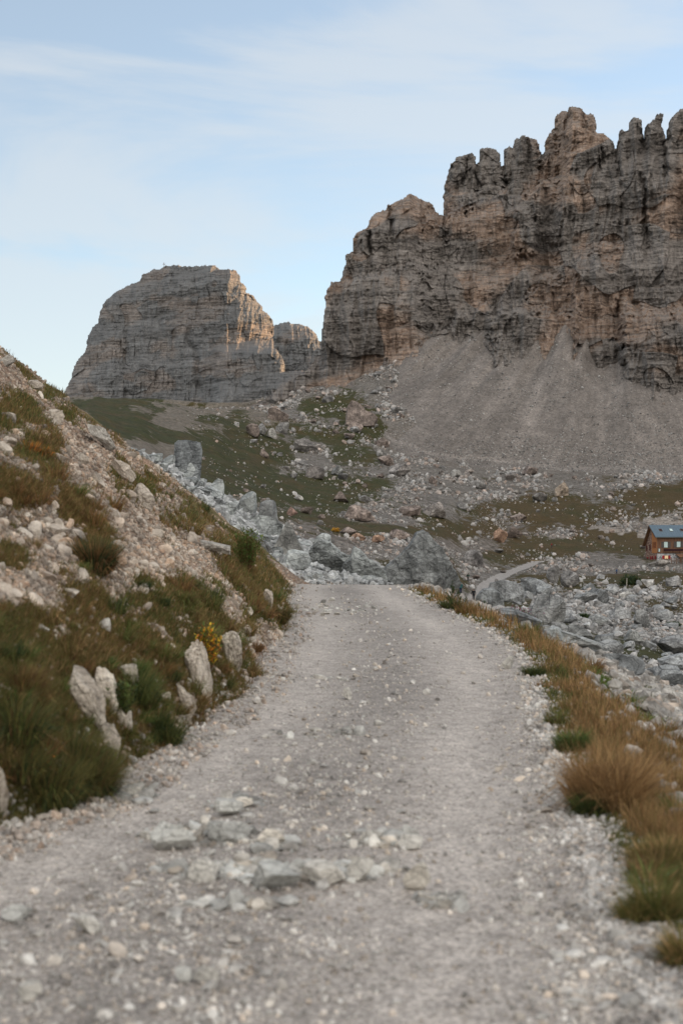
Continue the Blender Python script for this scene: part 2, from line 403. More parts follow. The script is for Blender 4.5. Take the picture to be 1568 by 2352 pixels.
# ------------------------------------------------------------------ materials
class NT:
    def __init__(s, name):
        s.m = bpy.data.materials.new(name); s.m.use_nodes = True
        s.t = s.m.node_tree; s.n = s.t.nodes; s.b = s.n['Principled BSDF']
        s.b.inputs['Roughness'].default_value = .9; s.b.inputs['Specular IOR Level'].default_value = .25

    def l(s, a, b):
        s.t.links.new(a, b)

    def val(s, sock, v):
        if isinstance(v, bpy.types.NodeSocket): s.l(v, sock)
        else: sock.default_value = v

    def pos(s, scale=(1, 1, 1), rot=(0, 0, 0), off=(0, 0, 0), obj=False):
        if obj: o = s.n.new('ShaderNodeTexCoord').outputs['Object']
        else: o = s.n.new('ShaderNodeNewGeometry').outputs['Position']
        mp = s.n.new('ShaderNodeMapping'); s.l(o, mp.inputs[0])
        mp.inputs['Scale'].default_value = scale; mp.inputs['Rotation'].default_value = rot; mp.inputs['Location'].default_value = off
        return mp.outputs[0]

    def noise(s, v, scale=1, detail=4, rough=.55, dist=0):
        n = s.n.new('ShaderNodeTexNoise'); s.l(v, n.inputs['Vector'])
        n.inputs['Scale'].default_value = scale; n.inputs['Detail'].default_value = detail
        n.inputs['Roughness'].default_value = rough; n.inputs['Distortion'].default_value = dist
        return n.outputs['Fac']

    def vor(s, v, scale=1, feature='F1', out='Distance', rnd=1):
        n = s.n.new('ShaderNodeTexVoronoi'); n.feature = feature; s.l(v, n.inputs['Vector'])
        n.inputs['Scale'].default_value = scale; n.inputs['Randomness'].default_value = rnd
        return n.outputs[out]

    def ramp(s, f, stops, interp='LINEAR'):
        r = s.n.new('ShaderNodeValToRGB'); s.l(f, r.inputs[0]); c = r.color_ramp; c.interpolation = interp
        while len(c.elements) < len(stops): c.elements.new(.5)
        for e, (p, q) in zip(c.elements, stops):
            e.position = p; e.color = (q, q, q, 1) if isinstance(q, (int, float)) else (*q, 1)
        return r.outputs[0]

    def mix(s, f, a, b, mode='MIX'):
        n = s.n.new('ShaderNodeMix'); n.data_type = 'RGBA'; n.blend_type = mode
        s.val(n.inputs[0], f)
        for k, v in ((6, a), (7, b)):
            if isinstance(v, (int, float)): v = (v, v, v)
            if isinstance(v, tuple): v = (*v[:3], 1)
            s.val(n.inputs[k], v)
        return n.outputs[2]

    def math(s, op, a, b=0., c=None):
        n = s.n.new('ShaderNodeMath'); n.operation = op; s.val(n.inputs[0], a); s.val(n.inputs[1], b)
        if c is not None: s.val(n.inputs[2], c)
        return n.outputs[0]

    def attr(s, name, out='Fac', typ='GEOMETRY'):
        n = s.n.new('ShaderNodeAttribute'); n.attribute_name = name; n.attribute_type = typ
        return n.outputs[out]

    def info(s, out): return s.n.new('ShaderNodeObjectInfo').outputs[out]

    def bump(s, h, strength=.5, dist=.1, nrm=None):
        n = s.n.new('ShaderNodeBump'); n.inputs['Strength'].default_value = strength; n.inputs['Distance'].default_value = dist
        s.l(h, n.inputs['Height'])
        if nrm is not None: s.l(nrm, n.inputs['Normal'])
        return n.outputs[0]

    def done(s, col, nrm=None):
        s.val(s.b.inputs['Base Color'], col if not isinstance(col, tuple) else (*col[:3], 1))
        if nrm is not None: s.l(nrm, s.b.inputs['Normal'])
        return s.m


def flat(name, col, rough=.8, var=.25, scale=8, emit=None, metal=0):
    t = NT(name)
    v = t.noise(t.pos(), scale, 4)
    c = t.mix(1, t.ramp(v, [(.3, 1 - var), (.7, 1 + var)]), col, 'MULTIPLY')
    t.b.inputs['Roughness'].default_value = rough; t.b.inputs['Metallic'].default_value = metal
    if emit:
        t.b.inputs['Emission Color'].default_value = (*emit[:3], 1); t.b.inputs['Emission Strength'].default_value = emit[3]
    return t.done(c)


def ground_mat(name, cell, soil_a, soil_b, warm_c, g1, g2, gscale, bump=.6, contrast=1.0):
    """stones of about 1/cell metres in soil, with turf laid over by the grass attribute"""
    t = NT(name); P = t.pos()
    vc = t.n.new('ShaderNodeTexVoronoi'); t.l(P, vc.inputs['Vector']); vc.inputs['Scale'].default_value = cell
    vc2 = t.n.new('ShaderNodeTexVoronoi'); t.l(P, vc2.inputs['Vector']); vc2.inputs['Scale'].default_value = cell * 3.1
    sep = t.n.new('ShaderNodeSeparateColor'); t.l(vc.outputs['Color'], sep.inputs[0])
    sep2 = t.n.new('ShaderNodeSeparateColor'); t.l(vc2.outputs['Color'], sep2.inputs[0])
    big = t.noise(P, cell * .12, 5, .6)
    c = t.mix(sep.outputs[0], soil_a, soil_b)
    c = t.mix(t.math('MULTIPLY', sep2.outputs[0], .55), c, tuple(x * .62 for x in soil_a))
    c = t.mix(t.math('MULTIPLY', sep2.outputs[1], .3), c, tuple(min(1, x * 1.35) for x in soil_b))
    gap = t.ramp(vc.outputs['Distance'], [(.0, 1.0), (.45, .97), (.75, 1 - .33 * contrast)])
    c = t.mix(1, c, gap, 'MULTIPLY')
    c = t.mix(1, c, t.ramp(big, [(.3, .8), (.7, 1.18)]), 'MULTIPLY')
    c = t.mix(t.math('MULTIPLY', t.attr('warm'), 1.0), c, t.mix(1, c, warm_c, 'MULTIPLY'))
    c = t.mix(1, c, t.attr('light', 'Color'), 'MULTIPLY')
    gn = t.noise(P, gscale, 6, .7)
    gn2 = t.noise(P, gscale * .13, 5, .6)
    b = t.math('ADD', t.attr('brown'), t.math('MULTIPLY', t.math('SUBTRACT', gn2, .5), 1.3))
    g = t.mix(b, g1, g2)
    g = t.mix(1, g, t.ramp(gn, [(.3, .5), (.72, 1.55)]), 'MULTIPLY')
    m = t.math('ADD', t.attr('grass'), t.math('MULTIPLY', t.math('SUBTRACT', t.noise(P, gscale * .6, 6, .75), .5), 1.3))
    m = t.math('ADD', m, t.math('MULTIPLY', t.math('SUBTRACT', t.noise(P, gscale * .17, 5, .7), .5), 1.1))
    m = t.ramp(m, [(.42, 0.), (.54, 1.)])
    c = t.mix(m, c, g)
    h = t.math('ADD', t.math('MULTIPLY', t.math('SUBTRACT', 1., vc.outputs['Distance']), .6), t.math('MULTIPLY', t.noise(P, cell * 1.7, 6, .7), .8))
    return t.done(c, t.bump(h, bump, .5 / cell))


def rock_mat(name, scattered=False, dark=(.13, .13, .13), mid=(.25, .25, .245), light=(.42, .42, .41), sc=1.0, streak=.5):
    t = NT(name); P = t.pos()
    n1 = t.noise(P, .9 * sc, 6, .62); n3_ = t.noise(P, 5 * sc, 5, .7)
    f = t.math('ADD', t.math('MULTIPLY', n1, .6), t.math('MULTIPLY', n3_, .4))
    c = t.ramp(f, [(.40, dark), (.5, mid), (.60, light)])
    if scattered:
        c = t.mix(1, c, t.attr('tint', 'Color'), 'MULTIPLY')
        return t.done(c, t.bump(n3_, .5, .12 / sc))
    st = t.noise(t.pos((1.5 * sc, 1.5 * sc, .25 * sc)), 1, 6, .75, .6)
    c = t.mix(t.math('MULTIPLY', t.ramp(st, [(.47, 0.), (.62, 1.)]), streak), c, tuple(x * .45 for x in dark))
    li = t.noise(P, 14 * sc, 3, .6)
    c = t.mix(t.ramp(li, [(.62, 0.), (.72, .4)]), c, tuple(min(1, x * 1.25) for x in light))
    ck = t.vor(t.pos((1.2 * sc, 1.2 * sc, 2.4 * sc), (.35, .2, 0)), 1, 'DISTANCE_TO_EDGE')
    ck2 = t.vor(t.pos((3.4 * sc, 3.4 * sc, 5.4 * sc), (.2, .5, 0)), 1, 'DISTANCE_TO_EDGE')
    ckm = t.math('MULTIPLY', t.ramp(ck, [(.0, .55), (.035, 1.)]), t.ramp(ck2, [(.0, .78), (.03, 1.)]))
    c = t.mix(1, c, ckm, 'MULTIPLY')
    c = t.mix(1, c, t.info('Color'), 'MULTIPLY')
    c = t.mix(1, c, t.ramp(t.info('Random'), [(0, .85), (1, 1.12)]), 'MULTIPLY')
    h = t.math('ADD', t.math('MULTIPLY', ckm, .5), t.math('ADD', n3_, t.math('MULTIPLY', st, .6)))
    return t.done(c, t.bump(h, .8, .16 / sc))


def cliff_mat(name, grey, orange, k=1.0, amt=.6, dip=0.03, stk=.5):
    t = NT(name)
    P = t.pos((1, 1, 1), (0, dip, 0))
    wob = t.noise(t.pos((.02, .02, .02)), 1, 4)
    # beds: lines that run level, broken along their length
    s1 = t.noise(t.pos((.012 * k, .012 * k, .16 * k), (0, dip, 0)), 1, 6, .65)
    s2 = t.noise(t.pos((.05 * k, .05 * k, .75 * k), (0, dip, 0)), 1, 4, .6)
    v1 = t.noise(t.pos((.30 * k, .30 * k, .03 * k)), 1, 6, .7, .3)
    v2 = t.noise(t.pos((1.1 * k, 1.1 * k, .13 * k)), 1, 4, .7)
    fine = t.noise(P, .8 * k, 6, .75)
    blkc = t.attr('tone'); ora = t.attr('ora')
    g = t.ramp(t.math('ADD', t.math('MULTIPLY', s1, .45), t.math('ADD', t.math('MULTIPLY', v2, .25), t.math('MULTIPLY', fine, .3))),
               [(.36, tuple(x * .58 for x in grey)), (.5, grey), (.64, tuple(x * 1.5 for x in grey))])
    on = t.noise(t.pos((.016 * k, .016 * k, .022 * k), (0, 0, 0), (7, 3, 1)), 1, 5, .62, .4)
    om = t.ramp(t.math('ADD', t.math('MULTIPLY', on, .35), t.math('ADD', t.math('MULTIPLY', s1, .2), t.math('MULTIPLY', ora, .45))), [(.5, 0.), (.6, 1.)])
    c = t.mix(t.math('MULTIPLY', om, amt), g, t.mix(fine, tuple(x * .8 for x in orange), tuple(min(1, x * 1.3) for x in orange)))
    c = t.mix(1, c, t.ramp(s2, [(.39, .56), (.48, 1.), (.60, 1.3)]), 'MULTIPLY')
    c = t.mix(1, c, t.ramp(blkc, [(0., .72), (1., 1.25)]), 'MULTIPLY')
    blk = t.ramp(t.math('ADD', t.math('MULTIPLY', v1, .65), t.math('MULTIPLY', wob, .35)), [(.5, 0.), (.6, 1.)])
    c = t.mix(t.math('MULTIPLY', blk, stk), c, tuple(x * .34 for x in grey))
    # rubble lies on every ledge
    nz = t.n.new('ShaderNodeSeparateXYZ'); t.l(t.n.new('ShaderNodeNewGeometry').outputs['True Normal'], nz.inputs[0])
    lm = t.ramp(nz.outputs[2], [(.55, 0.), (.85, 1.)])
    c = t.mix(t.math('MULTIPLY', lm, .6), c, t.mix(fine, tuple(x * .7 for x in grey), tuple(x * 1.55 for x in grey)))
    h = t.math('ADD', t.math('MULTIPLY', s2, .8), t.math('ADD', t.math('MULTIPLY', v2, .7), t.math('ADD', fine, t.math('MULTIPLY', v1, .5))))
    return t.done(c, t.bump(h, 1.0, 1.6 / k))


def blade_mat(name):
    t = NT(name)
    c = t.attr('tint', 'Color')
    t.b.inputs['Roughness'].default_value = .75
    # thin leaves let some light through
    tr = t.n.new('ShaderNodeBsdfTranslucent'); t.l(c, tr.inputs[0])
    mx = t.n.new('ShaderNodeMixShader'); mx.inputs[0].default_value = .25
    out = t.n['Material Output']
    t.l(t.b.outputs[0], mx.inputs[1]); t.l(tr.outputs[0], mx.inputs[2]); t.l(mx.outputs[0], out.inputs[0])
    return t.done(c)
# ------------------------------------------------------------------ mountains
def poly_inside_dist(px, py, P):
    """inside mask and distance to a closed outline"""
    P = np.array(P, float); n = len(P)
    ins = np.zeros(px.shape, bool); d = np.full(px.shape, 1e9)
    for i in range(n):
        a, b = P[i], P[(i + 1) % n]
        c = ((a[1] > py) != (b[1] > py)) & (px < (b[0] - a[0]) * (py - a[1]) / (b[1] - a[1] if b[1] != a[1] else 1e-9) + a[0])
        ins ^= c
        e = b - a
        t = np.clip(((px - a[0]) * e[0] + (py - a[1]) * e[1]) / max(e @ e, 1e-9), 0, 1)
        d = np.minimum(d, np.hypot(px - a[0] - t * e[0], py - a[1] - t * e[1]))
    return ins, d


def terrace(z, per, ledge, depth):
    """how far a stepped wall has drawn back at height z: sheer, then a ledge, every PER metres"""
    k = z / per; f = k - np.floor(k)
    return (np.floor(k) + S(1 - ledge, 1, f)) * depth


def cliff(name, outline, y0, zfoot, mat, label, step=1.7, lean=.7, seed=0, R=26, rz=10, fine=1.0, shape=None, jag=2.6, thick=90, dip=.03, ribs=1.0):
    P = np.array(outline, float)
    x = np.arange(P[:, 0].min() - 4, P[:, 0].max() + 4, step); y = np.arange(P[:, 1].min() - 4, P[:, 1].max() + 4, step)
    px, py = np.meshgrid(x, y)
    s = seed * 13.7
    jx = px + jag * (n2(px / 9 + s, py / 14) + .7 * n2(px / 4 + s, py / 12)); jy = py + jag * .8 * (n2(px / 6, py / 12 + s) + .8 * n2(px / 3, py / 9 + s))
    ins, d = poly_inside_dist(jx, jy, P)
    Z0 = EYE + (CY - py) / F * y0; X0 = (px - CX) / F * y0
    dm = d / F * y0                                     # metres to the outline
    zr = Z0 - zfoot
    warp = 5 * n2(X0 / 90 + s, Z0 / 90) + 1.2 * n2(X0 / 22 + s, Z0 / 30) + dip * X0
    zz = zr + warp
    rec = terrace(zz + 7 * n2(X0 / 26, Z0 / 60 + s) + 2 * n2(X0 / 5, Z0 / 8 + s), 47, .5, 47 * lean * .45) + terrace(zz + 3 * n2(X0 / 12, Z0 / 30 + s) + n2(X0 / 3, Z0 / 4 + s), 15.5, .3, 15.5 * lean * .34) + terrace(zz + .5 * n2(X0 / 6, 18.3 + s), 4.6, .3, 4.6 * lean * .3 * fine)
    # buttresses and the gullies between them
    b1 = n2(X0 / 38 + s, Z0 / 260); b2 = n2(X0 / 15 + s, Z0 / 120 + 4); b3 = n2(X0 / 6.0 + s, Z0 / 34); b4 = n2(X0 / 2.6 + s, Z0 / 9); b5 = n2(X0 / 1.2 + s, Z0 / 3)
    rib = lambda q: 1 - 2 * np.abs(q)
    y_ = rec - 16 * n2(X0 / 85 + s, Z0 / 300) - 9 * ribs * rib(b1) - 7.5 * ribs * rib(b2) - 4.2 * ribs * rib(b3) * fine - 1.5 * ribs * rib(b4) * fine - .6 * b5 * fine
    # blocks that broke away: whole panels stand forward or back
    cb = np.floor(X0 / 19 + 1.5 * n2(X0 / 30, Z0 / 40 + s)) * 7.3 + np.floor(zz / 22 + n2(X0 / 25, Z0 / 25 + s)) * 3.1
    h0 = np.sin(cb * 12.9898) * 43758.5 % 1; y_ = y_ + 4.6 * (h0 - .5)
    cb = np.floor(X0 / 7 + n2(X0 / 10, Z0 / 14 + s)) * 5.3 + np.floor(zz / 9 + n2(X0 / 9, Z0 / 9 + s)) * 2.1
    y_ = y_ + 2.5 * fine * (np.sin(cb * 7.9898) * 4758.5 % 1 - .5)
    h1 = (np.sin(cb * 12.9898 + 1) * 43758.5) % 1
    for (wx, wz, dp, wd) in ((11, 600, 3.0, .08), (5, 160, 1.4, .1)):
        g = np.abs(n2(X0 / wx + s + 9 + .35 * n2(Z0 / 22, s + wx), Z0 / wz + 2)); y_ = y_ + dp * np.exp(-(g / wd) ** 2) * S(.05, .4, n2(X0 / 40 + 5, Z0 / 38 + s + wx))
    y_ = y_ + .9 * fb2(X0 / 3 + s, Z0 / 2, 3) * fine + .3 * n2(X0 / 9, Z0 / 1.3 + s) * fine
    tone = .55 * h1 + .45 * (.5 + .5 * n2(X0 / 5, Z0 / 12 + s)); ora = np.clip(.5 + .9 * n2(X0 / 48 + s + 3, Z0 / 34) + .55 * (h0 - .5), 0, 1)
    if shape is not None: y_ = y_ + shape(px, py, X0, Z0)
    q = np.clip(dm / R, 0, 1); rnd = 1 - np.sqrt(np.maximum(1 - (1 - q) ** 2, 0))
    bottom = S(0, 60, P[:, 1].max() - py)
    Yf = y0 + y_ + R * 1.1 * rnd * bottom
    Yb = Yf + 3 + np.minimum(thick, dm * 1.6)
    ins2 = ins
    q4 = ins2[:-1, :-1] & ins2[:-1, 1:] & ins2[1:, 1:] & ins2[1:, :-1]
    idx = np.arange(px.size).reshape(px.shape)
    Q = np.stack([idx[1:, :-1], idx[1:, 1:], idx[:-1, 1:], idx[:-1, :-1]], -1)[q4]
    used = np.unique(Q); mp = -np.ones(px.size, int); mp[used] = np.arange(len(used)); Q = mp[Q]
    n = len(used)

    def world(Y):
        Y = Y.ravel()[used]; a = px.ravel()[used]; b = py.ravel()[used]
        return np.stack([(a - CX) / F * Y, Y, EYE + (CY - b) / F * Y], 1)
    # the back is coarser in shape but closed with the front along the skyline
    VF = world(Yf); VB = VF + np.array([0, 1, 0]) * (3 + np.minimum(thick, dm * 1.6)).ravel()[used][:, None]
    E = np.concatenate([Q[:, [0, 1]], Q[:, [1, 2]], Q[:, [2, 3]], Q[:, [3, 0]]])
    key = np.sort(E, 1); key = key[:, 0].astype(np.int64) * n + key[:, 1]
    _, i, c = np.unique(key, return_index=True, return_counts=True)
    B = E[i[c == 1]]
    side = np.stack([B[:, 1], B[:, 0], B[:, 0] + n, B[:, 1] + n], 1)
    me = mk_mesh(name, np.concatenate([VF, VB]), [Q, Q[:, ::-1] + n, side], dict(tone=np.tile(tone.ravel()[used], 2), ora=np.tile(ora.ravel()[used], 2)), mat)
    o = link(name, me)
    tag(o, label, 'mountain')
    o['kind'] = 'structure'
    return o


MASSIF = [(560, 1010), (560, 938), (600, 922), (622, 905), (655, 880), (690, 858), (712, 842), (730, 832), (737, 800), (737, 765), (746, 709), (745, 681), (760, 647), (782, 644), (793, 600), (793, 586), (810, 574), (810, 546), (824, 530), (841, 524), (850, 499), (861, 488), (883, 482),
          (889, 471), (914, 460), (930, 452), (939, 444), (952, 448), (964, 454), (974, 462), (984, 462), (994, 473), (1001, 485), (1010, 492), (1017, 493), (1018, 455), (1021, 423), (1029, 395), (1034, 373), (1040, 373), (1048, 360), (1057, 357), (1070, 354), (1082, 350), (1091, 356), (1095, 379),
          (1099, 369), (1101, 342), (1108, 340), (1116, 338), (1128, 339), (1138, 342), (1146, 350), (1151, 381), (1156, 380), (1158, 342), (1163, 340), (1169, 334), (1177, 342), (1180, 319), (1192, 316), (1202, 309), (1212, 314), (1233, 320), (1236, 330), (1243, 354), (1250, 350), (1252, 322), (1262, 305), (1272, 293), (1275, 269), (1284, 258),
          (1292, 253), (1302, 256), (1304, 246), (1312, 243), (1325, 245), (1336, 250), (1348, 263), (1356, 259), (1364, 262), (1369, 278), (1369, 305), (1384, 306), (1398, 315), (1406, 322), (1415, 343), (1420, 314), (1423, 300), (1429, 296), (1434, 300), (1443, 297), (1447, 275), (1457, 267), (1466, 271), (1472, 277), (1478, 318),
          (1483, 290), (1491, 281), (1503, 273), (1508, 262), (1517, 259), (1523, 261), (1521, 275), (1518, 290), (1524, 296), (1529, 319), (1535, 285), (1545, 266), (1556, 254), (1568, 247), (1590, 238), (1610, 262), (1640, 250), (1680, 290), (1720, 270), (1800, 320), (1900, 360), (2020, 400), (2150, 520), (2300, 700), (2300, 1010)]
LEFTM = [(120, 1010), (140, 930), (147, 903), (158, 880), (165, 862), (172, 834), (186, 816), (197, 806), (199, 790), (201, 772), (212, 752), (225, 739), (229, 715), (237, 697), (255, 679), (268, 668), (282, 661), (300, 653), (320, 645), (326, 632), (333, 627), (345, 623), (352, 616), (362, 619), (372, 615), (378, 609), (390, 610),
         (400, 607), (420, 611), (440, 611), (465, 609), (490, 608), (498, 614), (506, 618), (522, 617), (540, 619), (545, 626), (551, 634), (553, 647), (562, 652), (566, 660), (566, 672), (580, 677), (590, 690), (601, 702), (606, 714), (618, 722), (626, 735), (629, 757), (627, 775), (630, 798), (640, 806), (646, 818), (655, 837), (653, 853), (690, 850), (760, 860), (760, 1010)]
FARP = [(610, 1000), (618, 760), (630, 747), (640, 742), (652, 740), (661, 737), (672, 743), (688, 743), (700, 747), (709, 750), (717, 757), (727, 766), (731, 780), (745, 790), (790, 800), (790, 1000)]


def shape_massif(px, py, X, Z):
    py = py + 22 * n2(px / 28, py / 60) + 7 * n2(px / 7, py / 9); px = px + 9 * n2(px / 40 + 4, py / 22) + 3 * n2(px / 9, py / 6)
    y = 0
    # the lower wall steps down to the right in a dark buttress; a tilted debris terrace crosses the middle
    y = y - 38 * S(1410, 1440, px) * S(690, 740, py)
    y = y - 22 * S(1110, 1140, px) * S(1340, 1310, px) * S(700, 730, py)
    y = y + 30 * S(760, 690, px) * 0
    for (x0, y0, x1, y1, d) in ((640, 840, 1000, 800, 0), (985, 760, 1245, 650, 34), (1000, 500, 1270, 420, 30), (780, 650, 1000, 600, 16), (1240, 640, 1400, 560, 16)):
        line = np.interp(px, [x0, x1], [y0, y1]) + 14 * n2(px / 30, 4.4) + 6 * n2(px / 9, 1.4)
        on = S(x0 - 40, x0 + 20, px) * S(x1 + 60, x1 - 10, px)
        y = y + d * .9 * on * S(6, -6, py - line)
    # clefts that run down from the notches of the skyline
    for i, (nx, ny, ln, dx) in enumerate(((1017, 490, 90, 6), (1096, 366, 110, -4), (1154, 362, 130, 10), (1247, 338, 140, -14), (1412, 325, 120, 6), (1478, 300, 60, 0), (1530, 298, 160, -8), (890, 475, 90, 10), (1340, 262, 60, 4), (975, 465, 60, -8), (1215, 330, 60, 0), (1300, 262, 70, -6), (1070, 372, 80, -6), (845, 520, 120, 8), (1380, 320, 90, 0))):
        t = np.clip((py - ny) / ln, 0, 1); c = nx + dx * t + 3 * n2(py / 16 + i * 7, py * 0)
        y = y + (9 if i < 8 else 6) * np.exp(-((px - c) / 4.5) ** 2) * S(1, .55, t) * (py > ny - 30)
    # deep chimney
    c = 1478 + (py - 420) * .02 + 5 * n2(py / 30, 2.2)
    y = y + 13 * np.exp(-((px - c) / 6) ** 2) * S(380, 440, py) * S(600, 540, py)
    c = 1000 + 8 * n2(py / 20, 3.2)
    # front tower near the middle
    y = y - 16 * S(1172, 1184, px) * S(1234, 1222, px) * S(478, 500, py) * S(600, 580, py)
    y = y - 14 * S(1312, 1322, px) * S(1424, 1404, px) * S(560, 640, py)
    return y


def shape_left(px, py, X, Z):
    y = 0
    c = np.interp(py, [720, 780, 810, 900], [440, 430, 452, 456]) + 3 * n2(py / 14, 2.2)
    y = y + 10 * np.exp(-((px - c) / 8) ** 2) * S(740, 800, py) * S(925, 880, py)
    y = y - 40 * S(470, 520, px) * S(790, 812, py - .02 * (px - 560))
    y = y + 40 * S(520, 640, px) * S(800, 780, py)
    y = y + 46 * S(556, 520, py - 100) * 0
    return y


def mountains():
    m1 = cliff_mat('cliff_rock', (.215, .192, .173), (.38, .265, .195), 1.0, .7, .15)
    m2 = cliff_mat('cliff_rock_far', (.148, .148, .147), (.30, .225, .175), .62, .3, .16, .35)
    cliff('mountain', MASSIF, 858, 95, m1, 'huge grey and orange rock wall with a jagged row of towers on its crest', 1.6, .62, 1, 5, shape=shape_massif, dip=-.15)
    cliff('mountain', LEFTM, 1750, 140, m2, 'lone dome shaped grey rock mountain with sunlit right edge', 1.6, .8, 2, 24, shape=shape_left, dip=-.16, fine=.9, ribs=.5, thick=160, jag=2.2)
    cliff('mountain', FARP, 2200, 150, m2, 'small far rock peak in the gap between the two mountains', 1.8, .8, 3, 30, fine=1.3, thick=140, jag=1.8)
# ------------------------------------------------------------------ scattered stones (nobody could count them)
def tmpl(sub, n, cuts, rough, base):
    out = []
    for k in range(n):
        V = rock_verts(sub, base + k, cuts, rough)
        V[:, 2] -= .5
        out.append((V, ICO[sub][1]))
    return out


T1 = tmpl(1, 8, 3, .16, 100); T2 = tmpl(2, 8, 7, .08, 200); T3 = tmpl(3, 8, 9, .07, 300)


def scatter(name, label, x, y, z, s, tint, mat, T=T1, sink=.2, flat_=(.5, 1.0), cat='stones', upright=0.0):
    n = len(x)
    if n == 0: return None
    R = rotm(n)
    if upright:                                        # big ones rest, small ones lie anyhow
        a = rng.uniform(0, 2 * np.pi, n)
        R2 = np.zeros((n, 3, 3)); R2[:, 0, 0] = np.cos(a); R2[:, 0, 1] = -np.sin(a); R2[:, 1, 0] = np.sin(a); R2[:, 1, 1] = np.cos(a); R2[:, 2, 2] = 1
        w = upright
        R = np.where((rng.random(n) < w)[:, None, None], R2, R)
    sc = np.stack([s * rng.uniform(.8, 1.25, n), s * rng.uniform(.7, 1.1, n), s * rng.uniform(flat_[0], flat_[1], n)], 1)
    k = rng.integers(0, len(T), n)
    Vs, Fs, Ts = [], [], []; off = 0
    for j, (V, Fc) in enumerate(T):
        i = np.where(k == j)[0]
        if not len(i): continue
        W = np.einsum('nij,nvj->nvi', R[i], V[None] * sc[i][:, None, :])
        W[:, :, 0] += x[i][:, None]; W[:, :, 1] += y[i][:, None]; W[:, :, 2] += (z[i] + s[i] * (.5 - sink) * .75)[:, None]
        Vs.append(W.reshape(-1, 3)); nv = len(V)
        Fs.append((Fc[None] + (np.arange(len(i)) * nv)[:, None, None]).reshape(-1, 3) + off); off += nv * len(i)
        Ts.append(np.repeat(tint[i], nv, 0))
    me = mk_mesh(name, np.concatenate(Vs), np.concatenate(Fs), dict(tint=np.concatenate(Ts)), mat)
    o = link(name, me); tag(o, label, cat, kind='stuff')
    return o


dpy = np.maximum(PYg[:-1, :-1] - PYg[1:, :-1], 0) * (colx[1:] - colx[:-1])[None, :]
_in = (PXg[:-1, :-1] > -60) & (PXg[:-1, :-1] < 1640)
AREA = np.where(_in, np.where(VIS[:-1, :-1], dpy, dpy * .12), 0)


def sample(n, w):
    """n points of ground, evenly spread over what shows, times the weight w"""
    p = (AREA * np.maximum(w[:-1, :-1], 0)).ravel(); tot = p.sum(); p = np.cumsum(p / tot)
    i = np.searchsorted(p, rng.random(n)); r, c = np.unravel_index(np.minimum(i, p.size - 1), AREA.shape)
    fr, fc = rng.random(n), rng.random(n)
    y = rows[r] * (1 - fr) + rows[r + 1] * fr
    px = colx[c] * (1 - fc) + colx[c + 1] * fc
    x = (px - CX) / F * y
    return x, y, zat(x, y), px, r, c


def power(n, a, b, k):
    u = rng.random(n)
    return (a ** (1 - k) + u * (b ** (1 - k) - a ** (1 - k))) ** (1 / (1 - k))


def tints(n, base, var=.18, warm=None, wv=.0):
    t = np.array(base)[None] * rng.uniform(1 - var, 1 + var, n)[:, None]
    if warm is not None:
        w = np.clip(rng.normal(0, .5, n) + wv, 0, 1)[:, None]
        t = t * (1 - w) + t * np.array(warm)[None] * w
    return t


